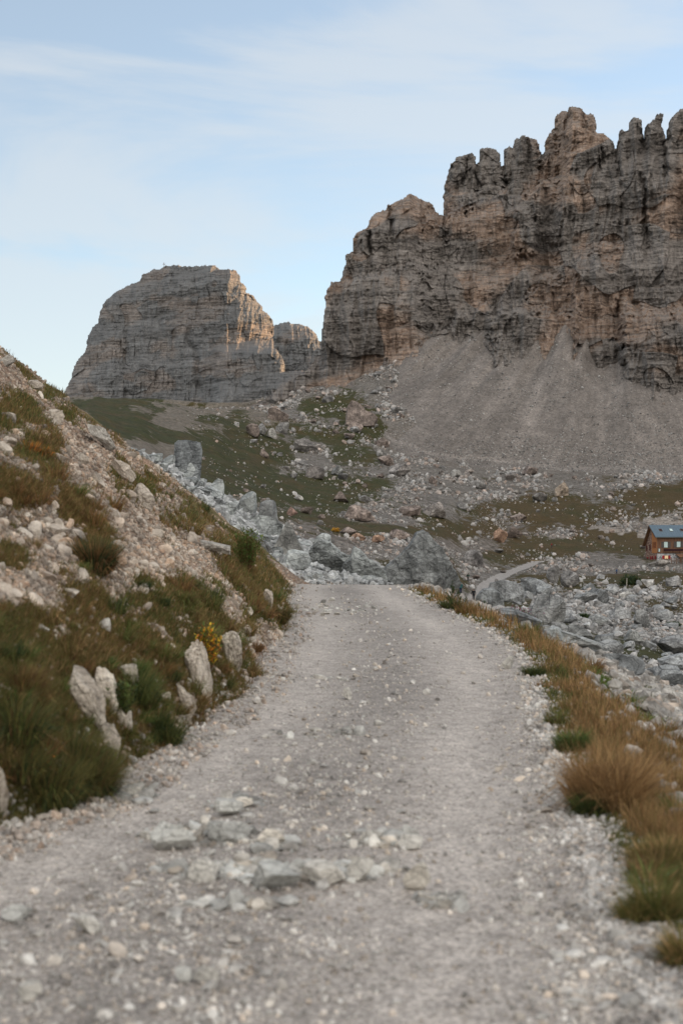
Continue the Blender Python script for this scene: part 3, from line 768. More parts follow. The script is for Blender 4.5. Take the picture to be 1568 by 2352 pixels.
def all_scatter():
    M = rock_mat('stone', True, (.20, .19, .18), (.36, .345, .325), (.50, .485, .46), 3.0)
    MF = rock_mat('stone_far', True, (.17, .17, .168), (.31, .305, .30), (.46, .45, .44), .6)
    W = (1.12, .93, .80)
    l, r = lxg, rxg
    c = (Xg - l) / np.maximum(r - l, .1)
    road = (cls == 1)
    # road gravel: rougher along the edges and in the middle, finer in the wheel tracks
    rough_ = .35 + 1.1 * np.exp(-((c - .98) / .12) ** 2) + .6 * np.exp(-((c - .02) / .1) ** 2) + .55 * np.exp(-((c - .45) / .16) ** 2) * (1 + .8 * n2(Xg * .8, Yg * .4)) - .32 * np.exp(-((c - .78) / .1) ** 2) - .2 * np.exp(-((c - .2) / .1) ** 2)
    rough_ = rough_ * (1 + .6 * n2(Xg * 1.1, Yg * .7))
    n = 46000
    x, y, z, px, a, b = sample(n, road * np.maximum(rough_, .06) * S(60, 30, Yg))
    s = power(n, .008, .05, 2.6) * np.interp(y, [4, 10, 30], [.75, 1.0, 1.8])
    scatter('road_gravel', 'loose pale gravel on the mountain road', x, y, z, s, tints(n, (1.15, 1.14, 1.12), .42, (1.15, 1.02, .9), .0), M, T1, .3)
    n = 650
    x, y, z, px, a, b = sample(n, road * np.maximum(rough_ - .3, .02) * S(55, 30, Yg))
    s = power(n, .035, .11, 2.8) * np.interp(y, [4, 9, 25], [.8, 1, 1.5])
    scatter('road_stones', 'larger angular stones scattered on the road', x, y, z, s, tints(n, (1.15, 1.15, 1.13), .3, (1.1, .97, .86), .1), M, T2, .35, (.35, .7), upright=.6)
    # ledges of broken rock that surface in the road
    band = blobs(PXg, PYg, [(450, 1925, 130, 22, 1), (640, 1945, 60, 16, .8), (640, 2005, 260, 24, 1), (540, 1850, 60, 18, .9), (860, 1930, 110, 18, .8), (1010, 2075, 80, 20, .6), (560, 2080, 160, 14, .6), (300, 1830, 60, 24, .7), (730, 1690, 160, 14, .5), (780, 1400, 140, 20, .6), (720, 1560, 160, 12, .4)], 1.0) * road
    n = 1500
    x, y, z, px, a, b = sample(n, np.maximum(band - .2, 0))
    s = power(n, .02, .13, 2.0) * np.interp(y, [4, 9, 25], [.8, 1, 1.3])
    scatter('road_stones', 'broken pale rock surfacing in low bands across the road', x, y, z, s, tints(n, (1.12, 1.15, 1.14), .3, (1.15, 1.03, .92), .05), M, T2, .38, (.35, .7), upright=.5)
    # a rim of coarse gravel along the right edge
    rim = (np.abs(Xg - r - .02) < np.interp(Yg, [5, 12, 30], [.26, .22, .25])) & (Yg < 45)
    n = 11000
    x, y, z, px, a, b = sample(n, rim * 1.0)
    s = power(n, .012, .05, 2.2) * np.interp(y, [4, 10, 30], [.8, 1.0, 1.8])
    scatter('edge_gravel', 'coarse white gravel piled along the right edge of the road', x, y, z, s, tints(n, (1.2, 1.2, 1.2), .3, (1.1, .97, .86), 0), M, T1, .2)
    riml = (np.abs(Xg - l - .15) < .3) & (Yg < 34)
    n = 5000
    x, y, z, px, a, b = sample(n, riml * 1.0)
    s = power(n, .012, .07, 2.4) * np.interp(y, [4, 10, 30], [.8, 1.0, 1.5])
    scatter('edge_gravel', 'coarse stones fallen to the left edge of the road', x, y, z, s, tints(n, (1.08, 1.05, 1.02), .25, W, .2), M, T2, .2)
    # left slope
    lf = (cls == 5)
    bare = 1 - GS
    n = 30000
    x, y, z, px, a, b = sample(n, lf * (bare * 1.0 + .02))
    s = power(n, .012, .07, 2.4) * np.interp(y, [6, 12, 30], [.7, 1., 1.6])
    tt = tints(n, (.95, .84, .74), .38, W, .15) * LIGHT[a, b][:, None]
    scatter('slope_stones', 'pinkish loose stones covering the slope left of the road', x, y, z, s, tt, M, T1, .22)
    n = 800
    x, y, z, px, a, b = sample(n, lf * (bare * 1.0 + .05))
    s = power(n, .05, .22, 3.0) * np.interp(y, [6, 12, 30], [.6, .9, 1.4])
    scatter('slope_stones', 'larger angular stones on the slope left of the road', x, y, z, s, tints(n, (1.12, 1.03, .93), .28, W, .05), M, T2, .3, (.4, .8))
    # right slope below the verge
    rt = (cls == 6)
    n = 12000
    x, y, z, px, a, b = sample(n, rt * (bare + .05) * S(.25, .6, Xg - r))
    s = power(n, .03, .22, 2.2) * np.interp(y, [8, 20, 60], [.7, 1., 2.0])
    scatter('slope_stones', 'grey loose stones on the slope right of the road', x, y, z, s, tints(n, (.86, .85, .83), .38, W, -.3), M, T1, .22)
    # rock pile beyond the crest, left
    pile = (Yg > 44) & (Yg < 128) & (PXg < 900)
    n = 9000
    x, y, z, px, a, b = sample(n, pile * 1.0)
    s = power(n, 3.5, 26, 2.3) * y / F
    scatter('rubble', 'blue grey rubble heaped beyond the crest of the road', x, y, z, s, tints(n, (1.08, 1.12, 1.13), .32), MF, T2, .25, (.5, 1), upright=.4)
    # right hand boulder field
    rf = (Yg > 46) & (Yg < 300) & (PXg > 930)
    n = 6500
    x, y, z, px, a, b = sample(n, rf * (bare * 1.0 + .22) * (S(2, 4, pathd)))
    s = power(n, 2.6, 30, 2.3) * y / F
    scatter('rubble', 'grey rubble between the boulders right of the road', x, y, z, s, tints(n, (.98, .98, .97), .36, W, -.35), MF, T2, .4, (.45, .9), upright=.4)
    # valley floor and the far hill
    vf = (Yg >= 128) & (talus < .5) & (PXg > 430)
    n = 22000
    clump = np.clip(.3 + 1.9 * fb2(Xg / 22, Yg / 34, 4), .03, 2.2)
    hill = 1 - .6 * S(640, 560, PXg) * S(200, 260, Yg)
    w = vf * clump * (.2 + bare) * S(2.2, 4.5, pathd) * hill
    x, y, z, px, a, b = sample(n, w)
    s = power(n, 1.4, 17, 2.4) * y / F
    wv = np.where(y < 420, .15, -.2)
    tt = tints(n, (.98, .96, .93), .38, (1.08, .86, .74), 0) * 1.0
    scatter('valley_stones', 'countless pale stones strewn over the valley floor', x, y, z, s, tt, MF, T1, .25, (.45, .9))
    # on the scree
    n = 9000
    x, y, z, px, a, b = sample(n, (talus > .3) * (.25 + np.clip(fb2(Xg / 20, Yg / 30, 3), 0, 1) + 1.2 * S(990, 1050, PYg)))
    s = power(n, 1.4, 6, 2.8) * y / F
    tt = tints(n, (.78, .76, .73), .5)
    scatter('scree_stones', 'stones scattered over the grey scree fan', x, y, z, s, tt, MF, T1, .25, (.5, .9))


# ------------------------------------------------------------------ boulders one can tell apart
def build_rock(name, px0, px1, py0, py1, label, cat='boulder', outline=None, sub=4, depth=.8, mat=None, color=(1, 1, 1), ymin=46, seed=None, cuts=7, rough=.035, layer=.0, box=False, sink=.06, rot=0, dy=0.0, group=None, y=None, tilt=None, shear=0.0):
    """a boulder that stands on the ground at the place where its base shows"""
    seed = seed if seed is not None else int(px0 * 3 + py1)
    cxp = (px0 + px1) / 2
    if y is None: x, y, z = locate(cxp, py1 - .04 * (py1 - py0), ymin)
    x = (cxp - CX) / F * y; z = float(zat(x, y))
    w = (px1 - px0) / F * y
    top = EYE + (CY - py0) / F * y
    h = max(top - z, .25 * w * .6) if top > z else (py1 - py0) / F * y
    V = rock_verts(sub, seed, cuts, rough, layer, box, outline, shear=shear)
    V = V * np.array([w, w * depth, h * (1 + sink)]) - np.array([0, 0, h * sink])
    me = mk_mesh(name, V, ICO[sub][1], None, mat, smooth=False)
    o = link(name, me, loc=(x, y + w * depth * .3, z))
    o.rotation_euler = (0, tilt or 0, rot)
    o.color = (*color, 1)
    tag(o, label, cat, group)
    return o
# ------------------------------------------------------------------ boulders
BANK = []


def boulders():
    near_m = rock_mat('boulder_rock', False, (.14, .142, .14), (.28, .284, .28), (.47, .475, .465), .8, .36)
    far_m = rock_mat('boulder_rock_far', False, (.10, .096, .092), (.24, .23, .22), (.45, .435, .415), .35, .5)
    pale_m = rock_mat('pale_stone', False, (.36, .345, .32), (.52, .50, .465), (.66, .64, .60), 7.0, .12)
    bank_m = rock_mat('bank_rock', False, (.24, .215, .19), (.46, .42, .375), (.64, .60, .545), 5.0, .25)
    PK, OR, WH, BL, DK = (1.15, .97, .88), (1.45, .98, .72), (1.6, 1.6, 1.55), (1.28, 1.33, 1.32), (.76, .77, .77)
    B = build_rock
    dome = [(-.5, .30), (-.44, .44), (-.30, .60), (-.16, .80), (-.10, .97), (-.02, 1.0), (.04, .93), (.10, .82), (.22, .66), (.34, .38), (.46, .12), (.5, .0), (.2, .0), (-.1, .0), (-.36, .06)]
    B('boulder', 878, 1066, 1217, 1362, 'biggest dark grey boulder with a pointed top, right where the road disappears', outline=dome, sub=6, depth=.9, mat=near_m, color=(.84, .86, .86), ymin=80, seed=5, cuts=4, rough=.045, y=92)
    B('boulder', 783, 892, 1254, 1342, 'ragged grey outcrop immediately left of the biggest dark boulder', outline=[(-.5, .05), (-.42, .5), (-.3, .62), (-.2, 1), (-.05, .86), (.1, .62), (.3, .45), (.44, .3), (.5, 0)], sub=6, mat=near_m, color=BL, seed=8, cuts=5, rough=.07, y=78)
    B('boulder', 700, 806, 1236, 1340, 'broad fractured blue grey outcrop above the end of the road', outline=[(-.5, .3), (-.4, .75), (-.2, 1), (.05, .9), (.3, .6), (.5, .5), (.5, 0), (-.3, 0)], sub=6, mat=near_m, color=BL, seed=9, cuts=6, rough=.07, layer=.05, y=80)
    B('boulder', 640, 716, 1262, 1336, 'low pale broken outcrop at the left end of the road', sub=4, mat=near_m, color=BL, seed=19, cuts=8, rough=.08, y=62)
    B('boulder', 612, 704, 1198, 1284, 'tan faced triangular boulder in the blue grey rubble', outline=[(-.5, .05), (-.2, .6), (-.02, 1), (.12, .9), (.3, .45), (.5, .1), (.4, 0), (-.4, 0)], sub=6, mat=near_m, color=(1.02, 1., .95), seed=22, cuts=3, rough=.04, y=74)
    B('boulder', 548, 650, 1182, 1244, 'wide flat topped slab leaning in the rubble', outline=[(-.5, .3), (-.4, .75), (-.1, 1), (.3, .9), (.5, .5), (.45, 0), (-.4, 0)], sub=6, mat=near_m, color=BL, seed=23, cuts=5, rough=.03, layer=.05, y=82)
    B('boulder', 552, 626, 1216, 1282, 'rounded pale boulder just behind the green bush', outline=[(-.5, .4), (-.42, .8), (-.25, 1), (0, .85), (.25, .55), (.45, .2), (.5, 0), (0, 0), (-.3, .1)], sub=6, mat=near_m, color=(1.05, 1.08, 1.1), seed=24, cuts=3, rough=.04, y=52)
    B('boulder', 594, 636, 1148, 1194, 'dark square topped block on the rubble ridge', sub=4, mat=near_m, color=DK, seed=25, cuts=6, box=True, y=95)
    B('boulder', 718, 760, 1224, 1262, 'grey wedge boulder beside the dwarf pine shrub', sub=4, mat=near_m, color=BL, seed=26, cuts=7, y=92)
    B('boulder', 545, 590, 1128, 1160, 'thin sloping slab high on the rubble ridge', sub=4, mat=near_m, color=BL, seed=27, cuts=6, y=96)
    # the tall block like a tooth
    B('boulder', 397, 462, 1008, 1092, 'tall square tooth of rock standing upright against the green hill', outline=[(-.5, 0), (-.49, .5), (-.46, .92), (-.3, 1.0), (.1, .97), (.42, .93), (.5, .8), (.46, .4), (.38, .0)], sub=6, mat=near_m, color=(.80, .84, .87), depth=.75, seed=31, cuts=2, rough=.025, layer=.04, y=96, hi=.9) if False else None
    o = B('boulder', 397, 463, 1009, 1094, 'tall square tooth of rock standing upright against the green hill', outline=[(-.5, 0), (-.5, .5), (-.47, .93), (-.33, 1.0), (.1, .98), (.44, .94), (.5, .8), (.47, .4), (.4, .0)], sub=6, mat=near_m, color=(.80, .84, .87), depth=.75, seed=31, cuts=0, rough=.03, layer=.06, y=88, sink=.25)
    B('boulder', 368, 402, 1044, 1094, 'small round boulder leaning on the tall square tooth', sub=4, mat=near_m, color=BL, seed=32, y=87)
    B('boulder', 425, 448, 1062, 1098, 'flat slab resting at the foot of the tall square tooth', sub=3, mat=near_m, color=BL, seed=33, y=84)
    for i, (a, b, c, d, lab) in enumerate([(280, 318, 1026, 1050, 'flat grey boulder on the upper end of the rubble ridge'), (330, 372, 1040, 1075, 'pale wedge boulder on the upper rubble ridge'), (480, 515, 1098, 1130, 'blocky boulder midway down the rubble ridge'),
                                           (455, 500, 1128, 1166, 'cracked boulder in the middle of the rubble'), (505, 548, 1150, 1190, 'grey boulder above the flat slab'), (415, 462, 1100, 1138, 'blue grey boulder below the tall square tooth')]):
        B('boulder', a, b, c, d, lab, sub=5, mat=near_m, color=BL, seed=40 + i, cuts=9, y=70 + 4 * i if i < 2 else 74)
    # far boulders on the hillside and the valley floor: px0, px1, top, base, colour, label
    L = [(792, 868, 918, 982, PK, 'large pinkish boulder with a slanting top at the left edge of the scree', [(-.5, .1), (-.42, .75), (-.3, 1), (-.1, .95), (.15, .6), (.4, .5), (.5, .3), (.42, 0), (-.3, 0)]),
         (796, 834, 966, 994, PK, 'rough boulder tucked below the large pinkish one', None),
         (612, 663, 934, 968, PK, 'long pinkish boulder high on the hill', [(-.5, .2), (-.42, .9), (-.2, 1), (.1, .75), (.5, .45), (.48, 0), (-.3, 0)]),
         (564, 596, 972, 1006, PK, 'leftmost boulder of the cluster on the hill shoulder', None), (584, 614, 970, 1000, (1, 1, 1), 'round grey boulder second in the cluster on the hill shoulder', None),
         (611, 636, 982, 1008, WH, 'paler boulder at the foot of the cluster on the hill shoulder', None), (632, 664, 970, 996, (1, 1, 1), 'dark rounded boulder at the right of the cluster on the hill shoulder', None),
         (673, 734, 1006, 1042, (.98, .95, .93), 'broad ribbed outcrop in the upper grass', None), (596, 618, 1031, 1053, PK, 'lone round topped boulder in open grass', None),
         (700, 746, 1070, 1101, (.8, .75, .72), 'dark squarish boulder in the middle of the green slope', [(-.5, 0), (-.48, .6), (-.3, .95), (.2, 1), (.46, .8), (.5, .3), (.4, 0)]),
         (759, 788, 1067, 1092, (1.1, 1.15, 1.15), 'pale ribbed boulder right of the dark squarish one', None), (675, 697, 1136, 1151, WH, 'small bright white boulder alone on the grass', None),
         (655, 685, 1163, 1188, (1.15, .8, .68), 'reddish brown boulder just above the rubble', None), (763, 801, 1128, 1154, PK, 'peaked pinkish boulder in the lower grass', [(-.5, 0), (-.3, .5), (-.05, 1), (.1, .9), (.3, .5), (.5, 0)]),
         (790, 856, 1158, 1199, PK, 'long pinkish and grey boulder with a sloping back', [(-.5, .3), (-.3, .9), (-.1, 1), (.2, .75), (.45, .5), (.5, .1), (.3, 0), (-.1, .05)]),
         (965, 1026, 1152, 1190, (1.0, .93, .88), 'ribbed block with a pale right end in the valley floor', [(-.5, .1), (-.3, .6), (0, .85), (.25, 1), (.38, .7), (.5, 0), (-.3, 0)]),
         (915, 968, 1160, 1188, PK, 'low reddish boulder left of the ribbed block', None), (858, 895, 1004, 1028, PK, 'pointed boulder at the lower left edge of the scree', [(-.5, 0), (-.4, .55), (.05, 1), (.3, .8), (.5, .05)]),
         (867, 906, 1046, 1071, PK, 'low boulder under the end of the hiking trail', None), (893, 946, 1063, 1097, (1.1, 1.05, 1.02), 'large rounded boulder below the hiking trail', None),
         (779, 820, 1210, 1229, PK, 'brownish boulder lying behind the grey outcrop', None), (806, 841, 1224, 1244, OR, 'orange tinted boulder left of the biggest dark boulder', None), (853, 884, 1228, 1248, OR, 'smaller orange tinted boulder touching the dark boulder', None),
         (894, 942, 1214, 1242, PK, 'pinkish boulder peeping over the biggest dark boulder', None), (1066, 1110, 1262, 1306, (.95, .93, .93), 'flat topped boulder with dark vertical streaks above the footpath', [(-.5, 0), (-.47, .55), (-.4, .85), (-.1, 1), (.3, .9), (.47, .7), (.5, 0)]),
         (1133, 1166, 1213, 1248, OR, 'upright orange brown block beyond the footpath', None), (1158, 1200, 1208, 1238, PK, 'grey block right behind the orange brown one', None),
         (1273, 1307, 1106, 1142, (1.9, 1.6, 1.3), 'pointed boulder painted cream as if sunlit, far across the valley', [(-.5, 0), (-.42, .5), (-.1, .8), (.2, 1), (.45, .6), (.5, 0)]),  # warm sunlight on the pointed boulder is put into its colour
         (1222, 1258, 1130, 1154, (1, .98, .96), 'grey boulder left of the one painted as if sunlit', None), (1172, 1210, 1180, 1200, PK, 'low pink boulder in the brown grass', None),
         (1255, 1288, 1300, 1342, (.92, .92, .92), 'left half of the split block above the boulder field', None), (1287, 1334, 1311, 1350, (.9, .9, .9), 'right half of the split block above the boulder field', None),
         (1085, 1116, 1102, 1126, (1.05, 1.03, 1), 'weathered boulder in the stony middle of the valley', None), (1034, 1062, 1078, 1098, WH, 'pale boulder just under the scree', None), (1200, 1236, 1070, 1092, PK, 'boulder at the foot of the scree', None)]
    for i, (a, b, c, d, colr, lab, ol) in enumerate(L):
        B('boulder', a, b, c, d, lab, outline=ol, sub=4, mat=far_m, color=colr, ymin=150, seed=60 + i, cuts=3 if ol else 9, rough=.06, depth=rng.uniform(.6, .95))
    # boulder field right of the road
    Rr = [(1090, 1160, 1350, 1397, (.9, .93, .95), 'domed grey boulder beside the walkers', [(-.5, .1), (-.42, .6), (-.2, .95), (.1, 1), (.35, .75), (.48, .4), (.5, 0)], 74),
          (1114, 1208, 1332, 1385, (.85, .86, .87), 'wide dark boulder behind the domed one', [(-.5, .3), (-.38, .85), (-.1, 1), (.25, .92), (.45, .6), (.5, 0), (-.3, 0)], 92),
          (1198, 1268, 1326, 1368, (.88, .9, .92), 'slab with a smooth slanting top right of the footpath', [(-.5, .2), (-.45, .9), (-.2, 1), (.2, .8), (.5, .5), (.4, 0), (-.4, 0)], 110),
          (1206, 1300, 1366, 1452, (1.0, .99, .97), 'great square block with a pale flat top in the boulder field', [(-.5, .25), (-.3, .62), (-.15, .95), (.1, 1), (.4, .93), (.5, .8), (.48, .25), (.4, 0), (-.3, 0)], 68),
          (1126, 1250, 1398, 1488, (.84, .87, .9), 'sprawling dark grey boulder right behind the verge', [(-.5, .55), (-.38, .95), (-.1, 1), (.2, .75), (.46, .5), (.5, .1), (.3, 0), (-.3, 0)], 52),
          (1244, 1388, 1447, 1522, (.9, .91, .9), 'long sloping slab running down to the right', [(-.5, .45), (-.44, .95), (-.3, 1), (-.05, .8), (.2, .55), (.42, .35), (.5, .1), (.4, 0), (-.3, .1)], 46.5),
          (1300, 1364, 1434, 1486, (1, 1, .98), 'boulder with a flat triangular top above the long slab', [(-.5, .2), (-.4, .85), (-.25, 1), (.2, .75), (.5, .45), (.42, 0), (-.3, 0)], 56),
          (1376, 1484, 1504, 1580, (1.0, 1.03, 1.05), 'blocky fractured boulder near the right edge, crossed by cracks', [(-.5, .3), (-.38, .98), (-.1, 1), (.25, .92), (.48, .75), (.5, .2), (.35, 0), (-.3, .1)], 42),
          (1478, 1590, 1526, 1590, (.9, .93, .96), 'low broken boulder at the right edge of the picture', None, 40),
          (1250, 1302, 1486, 1530, (1.1, 1.15, 1.18), 'pale smooth boulder under the left end of the long slab', None, 42),
          (1519, 1620, 1460, 1512, (.85, .84, .84), 'large grey dome cut by the right edge of the picture', None, 62),
          (1516, 1600, 1500, 1542, (1.1, 1.12, 1.14), 'pale layered boulder below the grey dome', None, 52),
          (1432, 1482, 1445, 1480, (1, 1, .97), 'wedge boulder among rubble right of the triangular topped one', [(-.5, .2), (-.2, 1), (.15, .8), (.5, 0), (-.4, 0)], 66),
          (1370, 1436, 1470, 1512, (.95, .96, .97), 'cracked boulder between the long slab and the wedge', None, 54),
          (1455, 1494, 1400, 1448, (.95, .94, .92), 'upright grey boulder in the middle of the rubble field', None, 85),
          (1350, 1400, 1412, 1440, (1.05, 1.05, 1.03), 'flat pale boulder among the rubble', None, 90), (1400, 1450, 1396, 1424, (1, .99, .98), 'broad low boulder in the rubble', None, 100),
          (1500, 1545, 1400, 1432, (.96, .96, .96), 'grey boulder near the right edge below the hut', None, 95), (1320, 1375, 1360, 1390, (.95, .95, .95), 'rough boulder behind the great square block', None, 110),
          (1490, 1540, 1285, 1302, (1.1, 1.05, 1.0), 'boulder standing before the hut wall', None, 372), (1472, 1505, 1330, 1352, WH, 'white topped flat stone below the hut', None, 200),
          (1530, 1568, 1322, 1350, (1, 1, 1), 'grey boulder below the right end of the hut', None, 250), (1420, 1456, 1356, 1376, WH, 'pale flat boulder between dark shrubs', None, 160),
          (1500, 1556, 1585, 1618, (1.35, 1.38, 1.4), 'white rounded boulder low on the right slope', None, 25), (1318, 1372, 1568, 1612, (.85, .87, .9), 'dark grey rock just beyond the verge grass', None, 18.5),
          (1284, 1345, 1505, 1535, (1.25, 1.28, 1.3), 'low white boulder under the long slab', None, 38), (1340, 1392, 1516, 1545, (.9, .93, .96), 'flat dark boulder left of the fractured one', None, 40)]
    for i, (a, b, c, d, colr, lab, ol, yy) in enumerate(Rr):
        B('boulder', a, b, c, d, lab, outline=ol, sub=6 if (b - a) > 60 else 5, mat=near_m if yy < 150 else far_m, color=tuple(1.12 * q for q in colr), seed=120 + i, cuts=3 if ol else 8, rough=.05, layer=.035 if i in (7, 5, 11) else 0, depth=rng.uniform(.7, 1.0), ymin=34 if i == 4 else 20 if yy < 85 else 70)
    # rocks of the slope and of the cut bank on the left
    Lf = [(198, 266, 972, 1040, 'big white slab leaning downhill on the skyline of the left slope', [(-.5, .75), (-.42, 1), (-.1, .9), (.2, .6), (.42, .3), (.5, .02), (.3, 0), (.0, .3), (-.3, .55)], 30),
          (252, 310, 1056, 1112, 'long narrow white slab half buried in the left slope', [(-.5, .85), (-.4, 1), (.0, .6), (.4, .25), (.5, .05), (.3, 0), (-.1, .35)], 27),
          (302, 354, 1108, 1178, 'knobbly white rock below the long narrow slab', [(-.5, .6), (-.4, .95), (-.1, 1), (.1, .8), (.35, .5), (.5, .2), (.45, 0), (.1, .2)], 26),
          (-4, 32, 812, 848, 'grey rock on the skyline at the left edge of the picture', None, 31), (112, 147, 938, 984, 'tall pale stone standing in the upper left slope', None, 27), (172, 204, 1038, 1072, 'cream coloured block in the pink rubble', None, 25),
          (128, 160, 1040, 1072, 'cream stone between two patches of turf', None, 23), (207, 240, 1082, 1124, 'light stone sitting in the bare rubble streak', None, 23), (449, 530, 1240, 1280, 'flat grey slab lying across the slope near the path bend', [(-.5, .7), (-.3, 1), (.1, .75), (.4, .6), (.5, .2), (.3, 0), (-.1, .2)], 25),
          (340, 372, 1205, 1232, 'grey brown stone half sunk in rubble', None, 23), (60, 100, 870, 898, 'pale rock just below the skyline at upper left', None, 30), (0, 40, 1000, 1026, 'cream slab beside the orange turf', None, 20),
          (224, 254, 1420, 1458, 'smooth grey stone standing behind the turf step', None, 13.5), (80, 112, 1432, 1456, 'flat grey stone in the lower slope', None, 12.5), (135, 182, 1350, 1380, 'long light slab above the lower turf', None, 15)]
    for i, (a, b, c, d, lab, ol, yy) in enumerate(Lf):
        xx, yy, zz = locate((a + b) / 2, d - .15 * (d - c), 6)
        B('rock', a, b, c, d, lab, cat='rock', sub=5, mat=bank_m, color=(.88, .9, .9) if i in (0, 3, 8, 12, 13) else (1.05, 1.0, .94), seed=160 + i, cuts=9, rough=.07, depth=.8, shear=.45 if ol else .15, y=min(yy, 34), sink=.1)
    Bk = [(150, 236, 1524, 1655, 'tall pale slab leaning out of the bank, largest of the roadside rocks', [(-.5, .88), (-.35, 1), (-.05, .97), (.1, .75), (.35, .4), (.5, .12), (.42, 0), (.1, .1), (-.1, .45)]),
          (218, 268, 1526, 1630, 'curved white edge of rock right beside the tall pale slab', [(-.5, .92), (-.2, 1), (.1, .9), (.4, .6), (.5, .3), (.42, 0), (.2, .1), (.1, .55), (-.2, .8)]),
          (270, 302, 1612, 1694, 'narrow white blade of rock low in the bank', [(-.5, .9), (-.1, 1), (.3, .6), (.5, .1), (.2, 0), (-.2, .4)]), (272, 314, 1524, 1574, 'small white block at the top of the bank', None),
          (222, 270, 1656, 1742, 'cream rocks stacked at the foot of the bank', [(-.5, .7), (-.2, 1), (.1, .6), (.5, .5), (.4, .1), (0, 0), (-.2, .3)]), (425, 480, 1466, 1594, 'tall grey streaked rock in the bank beside the yellow plant', [(-.5, .85), (-.3, 1), (.0, .95), (.1, .6), (.35, .3), (.5, .03), (.3, 0), (-.1, .35), (-.4, .6)]),
          (508, 552, 1446, 1536, 'bright white rock right of the yellow and orange plant', [(-.5, .7), (-.35, 1), (.0, .9), (.25, .65), (.35, .45), (.5, .2), (.25, 0), (0, .25), (-.3, .5)]), (403, 446, 1564, 1642, 'flat cream rock near the road edge', [(-.5, .6), (-.2, 1), (.1, .8), (.5, .1), (.3, 0), (-.4, .2)]),
          (-14, 12, 1756, 1880, 'grey rock face cut by the left edge of the picture', None), (604, 624, 1350, 1402, 'small stack of stones at the end of the bank', None), (526, 556, 1450, 1486, 'little white stone perched on the bright white rock', None), (355, 386, 1590, 1622, 'small cream stone in the bank turf', None)]
    for i, (a, b, c, d, lab, ol) in enumerate(Bk):
        xx, yy, zz = locate((a + b) / 2, d - 2, 5)
        B('bank_rock', a - 3, b + 4, c + .06 * (d - c), d, lab, cat='rock', sub=5, mat=bank_m, color=(1.18, 1.14, 1.06) if i in (1, 2, 3, 6) else (1.0, .95, .88), seed=190 + i, cuts=9, rough=.085, depth=1.3, shear=.30 if ol else .1, y=yy, sink=.2)
        BANK.append((a, b, d))
    # stones lying in the road
    St = [(576, 690, 1988, 2046, 'wide blue grey ledge of rock breaking through the road'), (693, 796, 1980, 2030, 'pale arched rock in the road, middle of the row'), (796, 860, 1970, 2024, 'round pale stone in the road at the end of the row'), (924, 990, 1982, 2046, 'sharp edged cream stone standing alone in the road'),
          (428, 500, 1972, 2024, 'clump of pale stones at the left of the road row'), (588, 654, 1906, 1946, 'small white wedge in the upper row of road rocks'), (472, 580, 1888, 1934, 'long low grey green rock in the upper row of the road'), (342, 446, 1890, 1952, 'flat grey green rock at the left of the upper row'),
          (496, 560, 1838, 1872, 'dark grey flat stone further up the road'), (538, 582, 1832, 1852, 'little white stone beside the dark flat one'), (276, 330, 1802, 1828, 'flat grey stone by the left road edge'), (440, 504, 2220, 2260, 'grey stone low in the foreground'), (400, 440, 2222, 2254, 'small bluish stone in the foreground, left of the grey one'),
          (1002, 1044, 2060, 2084, 'small pale stone right of the cream one'), (165, 232, 2104, 2142, 'flat pale stone in the lower left of the road'), (1150, 1180, 1506, 1534, 'upright tan stone on the right road edge'), (40, 96, 2258, 2300, 'cream stone in the lower left corner'), (0, 70, 2082, 2116, 'flat bluish slab at the left picture edge'),
          (914, 972, 1920, 1950, 'dark flat stone right of the upper row'), (830, 880, 1908, 1934, 'grey stone in the middle of the road'), (785, 808, 1580, 1604, 'single pale stone further along the road')]
    for i, (a, b, c, d, lab) in enumerate(St):
        o = B('stone', a, b, c, d + 4, lab, cat='stone', sub=5, mat=pale_m, color=[(1.05, 1.08, 1.08), (1.1, 1.08, 1.04), (1., .98, .94), (1.15, 1.1, 1.02), (1.0, .99, .96)][0 if i in (0, 6, 7, 8, 12, 17) else 3 if i in (3, 5, 9) else 1 if i in (1,) else 4], seed=220 + i, cuts=9, rough=.05, depth=.8, ymin=3, sink=.12)
    # the rest of the boulders: alike, a few hundred
    protos = []
    for k in range(12):
        V = rock_verts(4 if k < 6 else 3, 400 + k, 10, .06, .03 if k % 3 == 0 else 0, k % 4 == 1)
        V[:, 2] -= .2
        protos.append(V)
    meshes = {}

    def crowd(n, w, smin, smax, k, label, group, m, cols, ex=2.2):
        x, y, z, px, r, c = sample(n, w)
        s = power(n, smin, smax, ex) * y / F
        for i in range(n):
            j = int(rng.integers(0, 12))
            if (j, m.name) not in meshes:
                meshes[(j, m.name)] = mk_mesh('boulder', protos[j], ICO[4 if j < 6 else 3][1], None, m)
            o = link('boulder', meshes[(j, m.name)], loc=(x[i], y[i], z[i]))
            o.rotation_euler = (rng.uniform(-.15, .15), rng.uniform(-.15, .15), rng.uniform(0, 6.28))
            o.scale = (s[i] * rng.uniform(.85, 1.3), s[i] * rng.uniform(.8, 1.2), s[i] * rng.uniform(.5, .9))
            cc = np.array(cols[int(rng.integers(0, len(cols)))]) * rng.uniform(.88, 1.12); o.color = (*cc, 1)
            tag(o, label, 'boulder', group)
    bare = 1 - GS
    crowd(44, (Yg > 280) & (talus < .4) & (PXg > 560) & (PXg < 900) & (PYg < 1200), 12, 32, 0, 'unremarkable boulder scattered on the green slope under the left end of the cliffs', 'boulders on the green slope', far_m, [PK, (1, 1, 1), (1.1, 1.1, 1.1)])
    crowd(60, (Yg > 250) * (talus < .4) * (PXg > 860) * (.3 + bare), 10, 32, 0, 'unremarkable boulder strewn over the middle of the valley floor', 'boulders on the valley floor', far_m, [PK, (1.1, 1, .93), (1, 1, 1), (1.2, 1.15, 1.1)], 2.6)
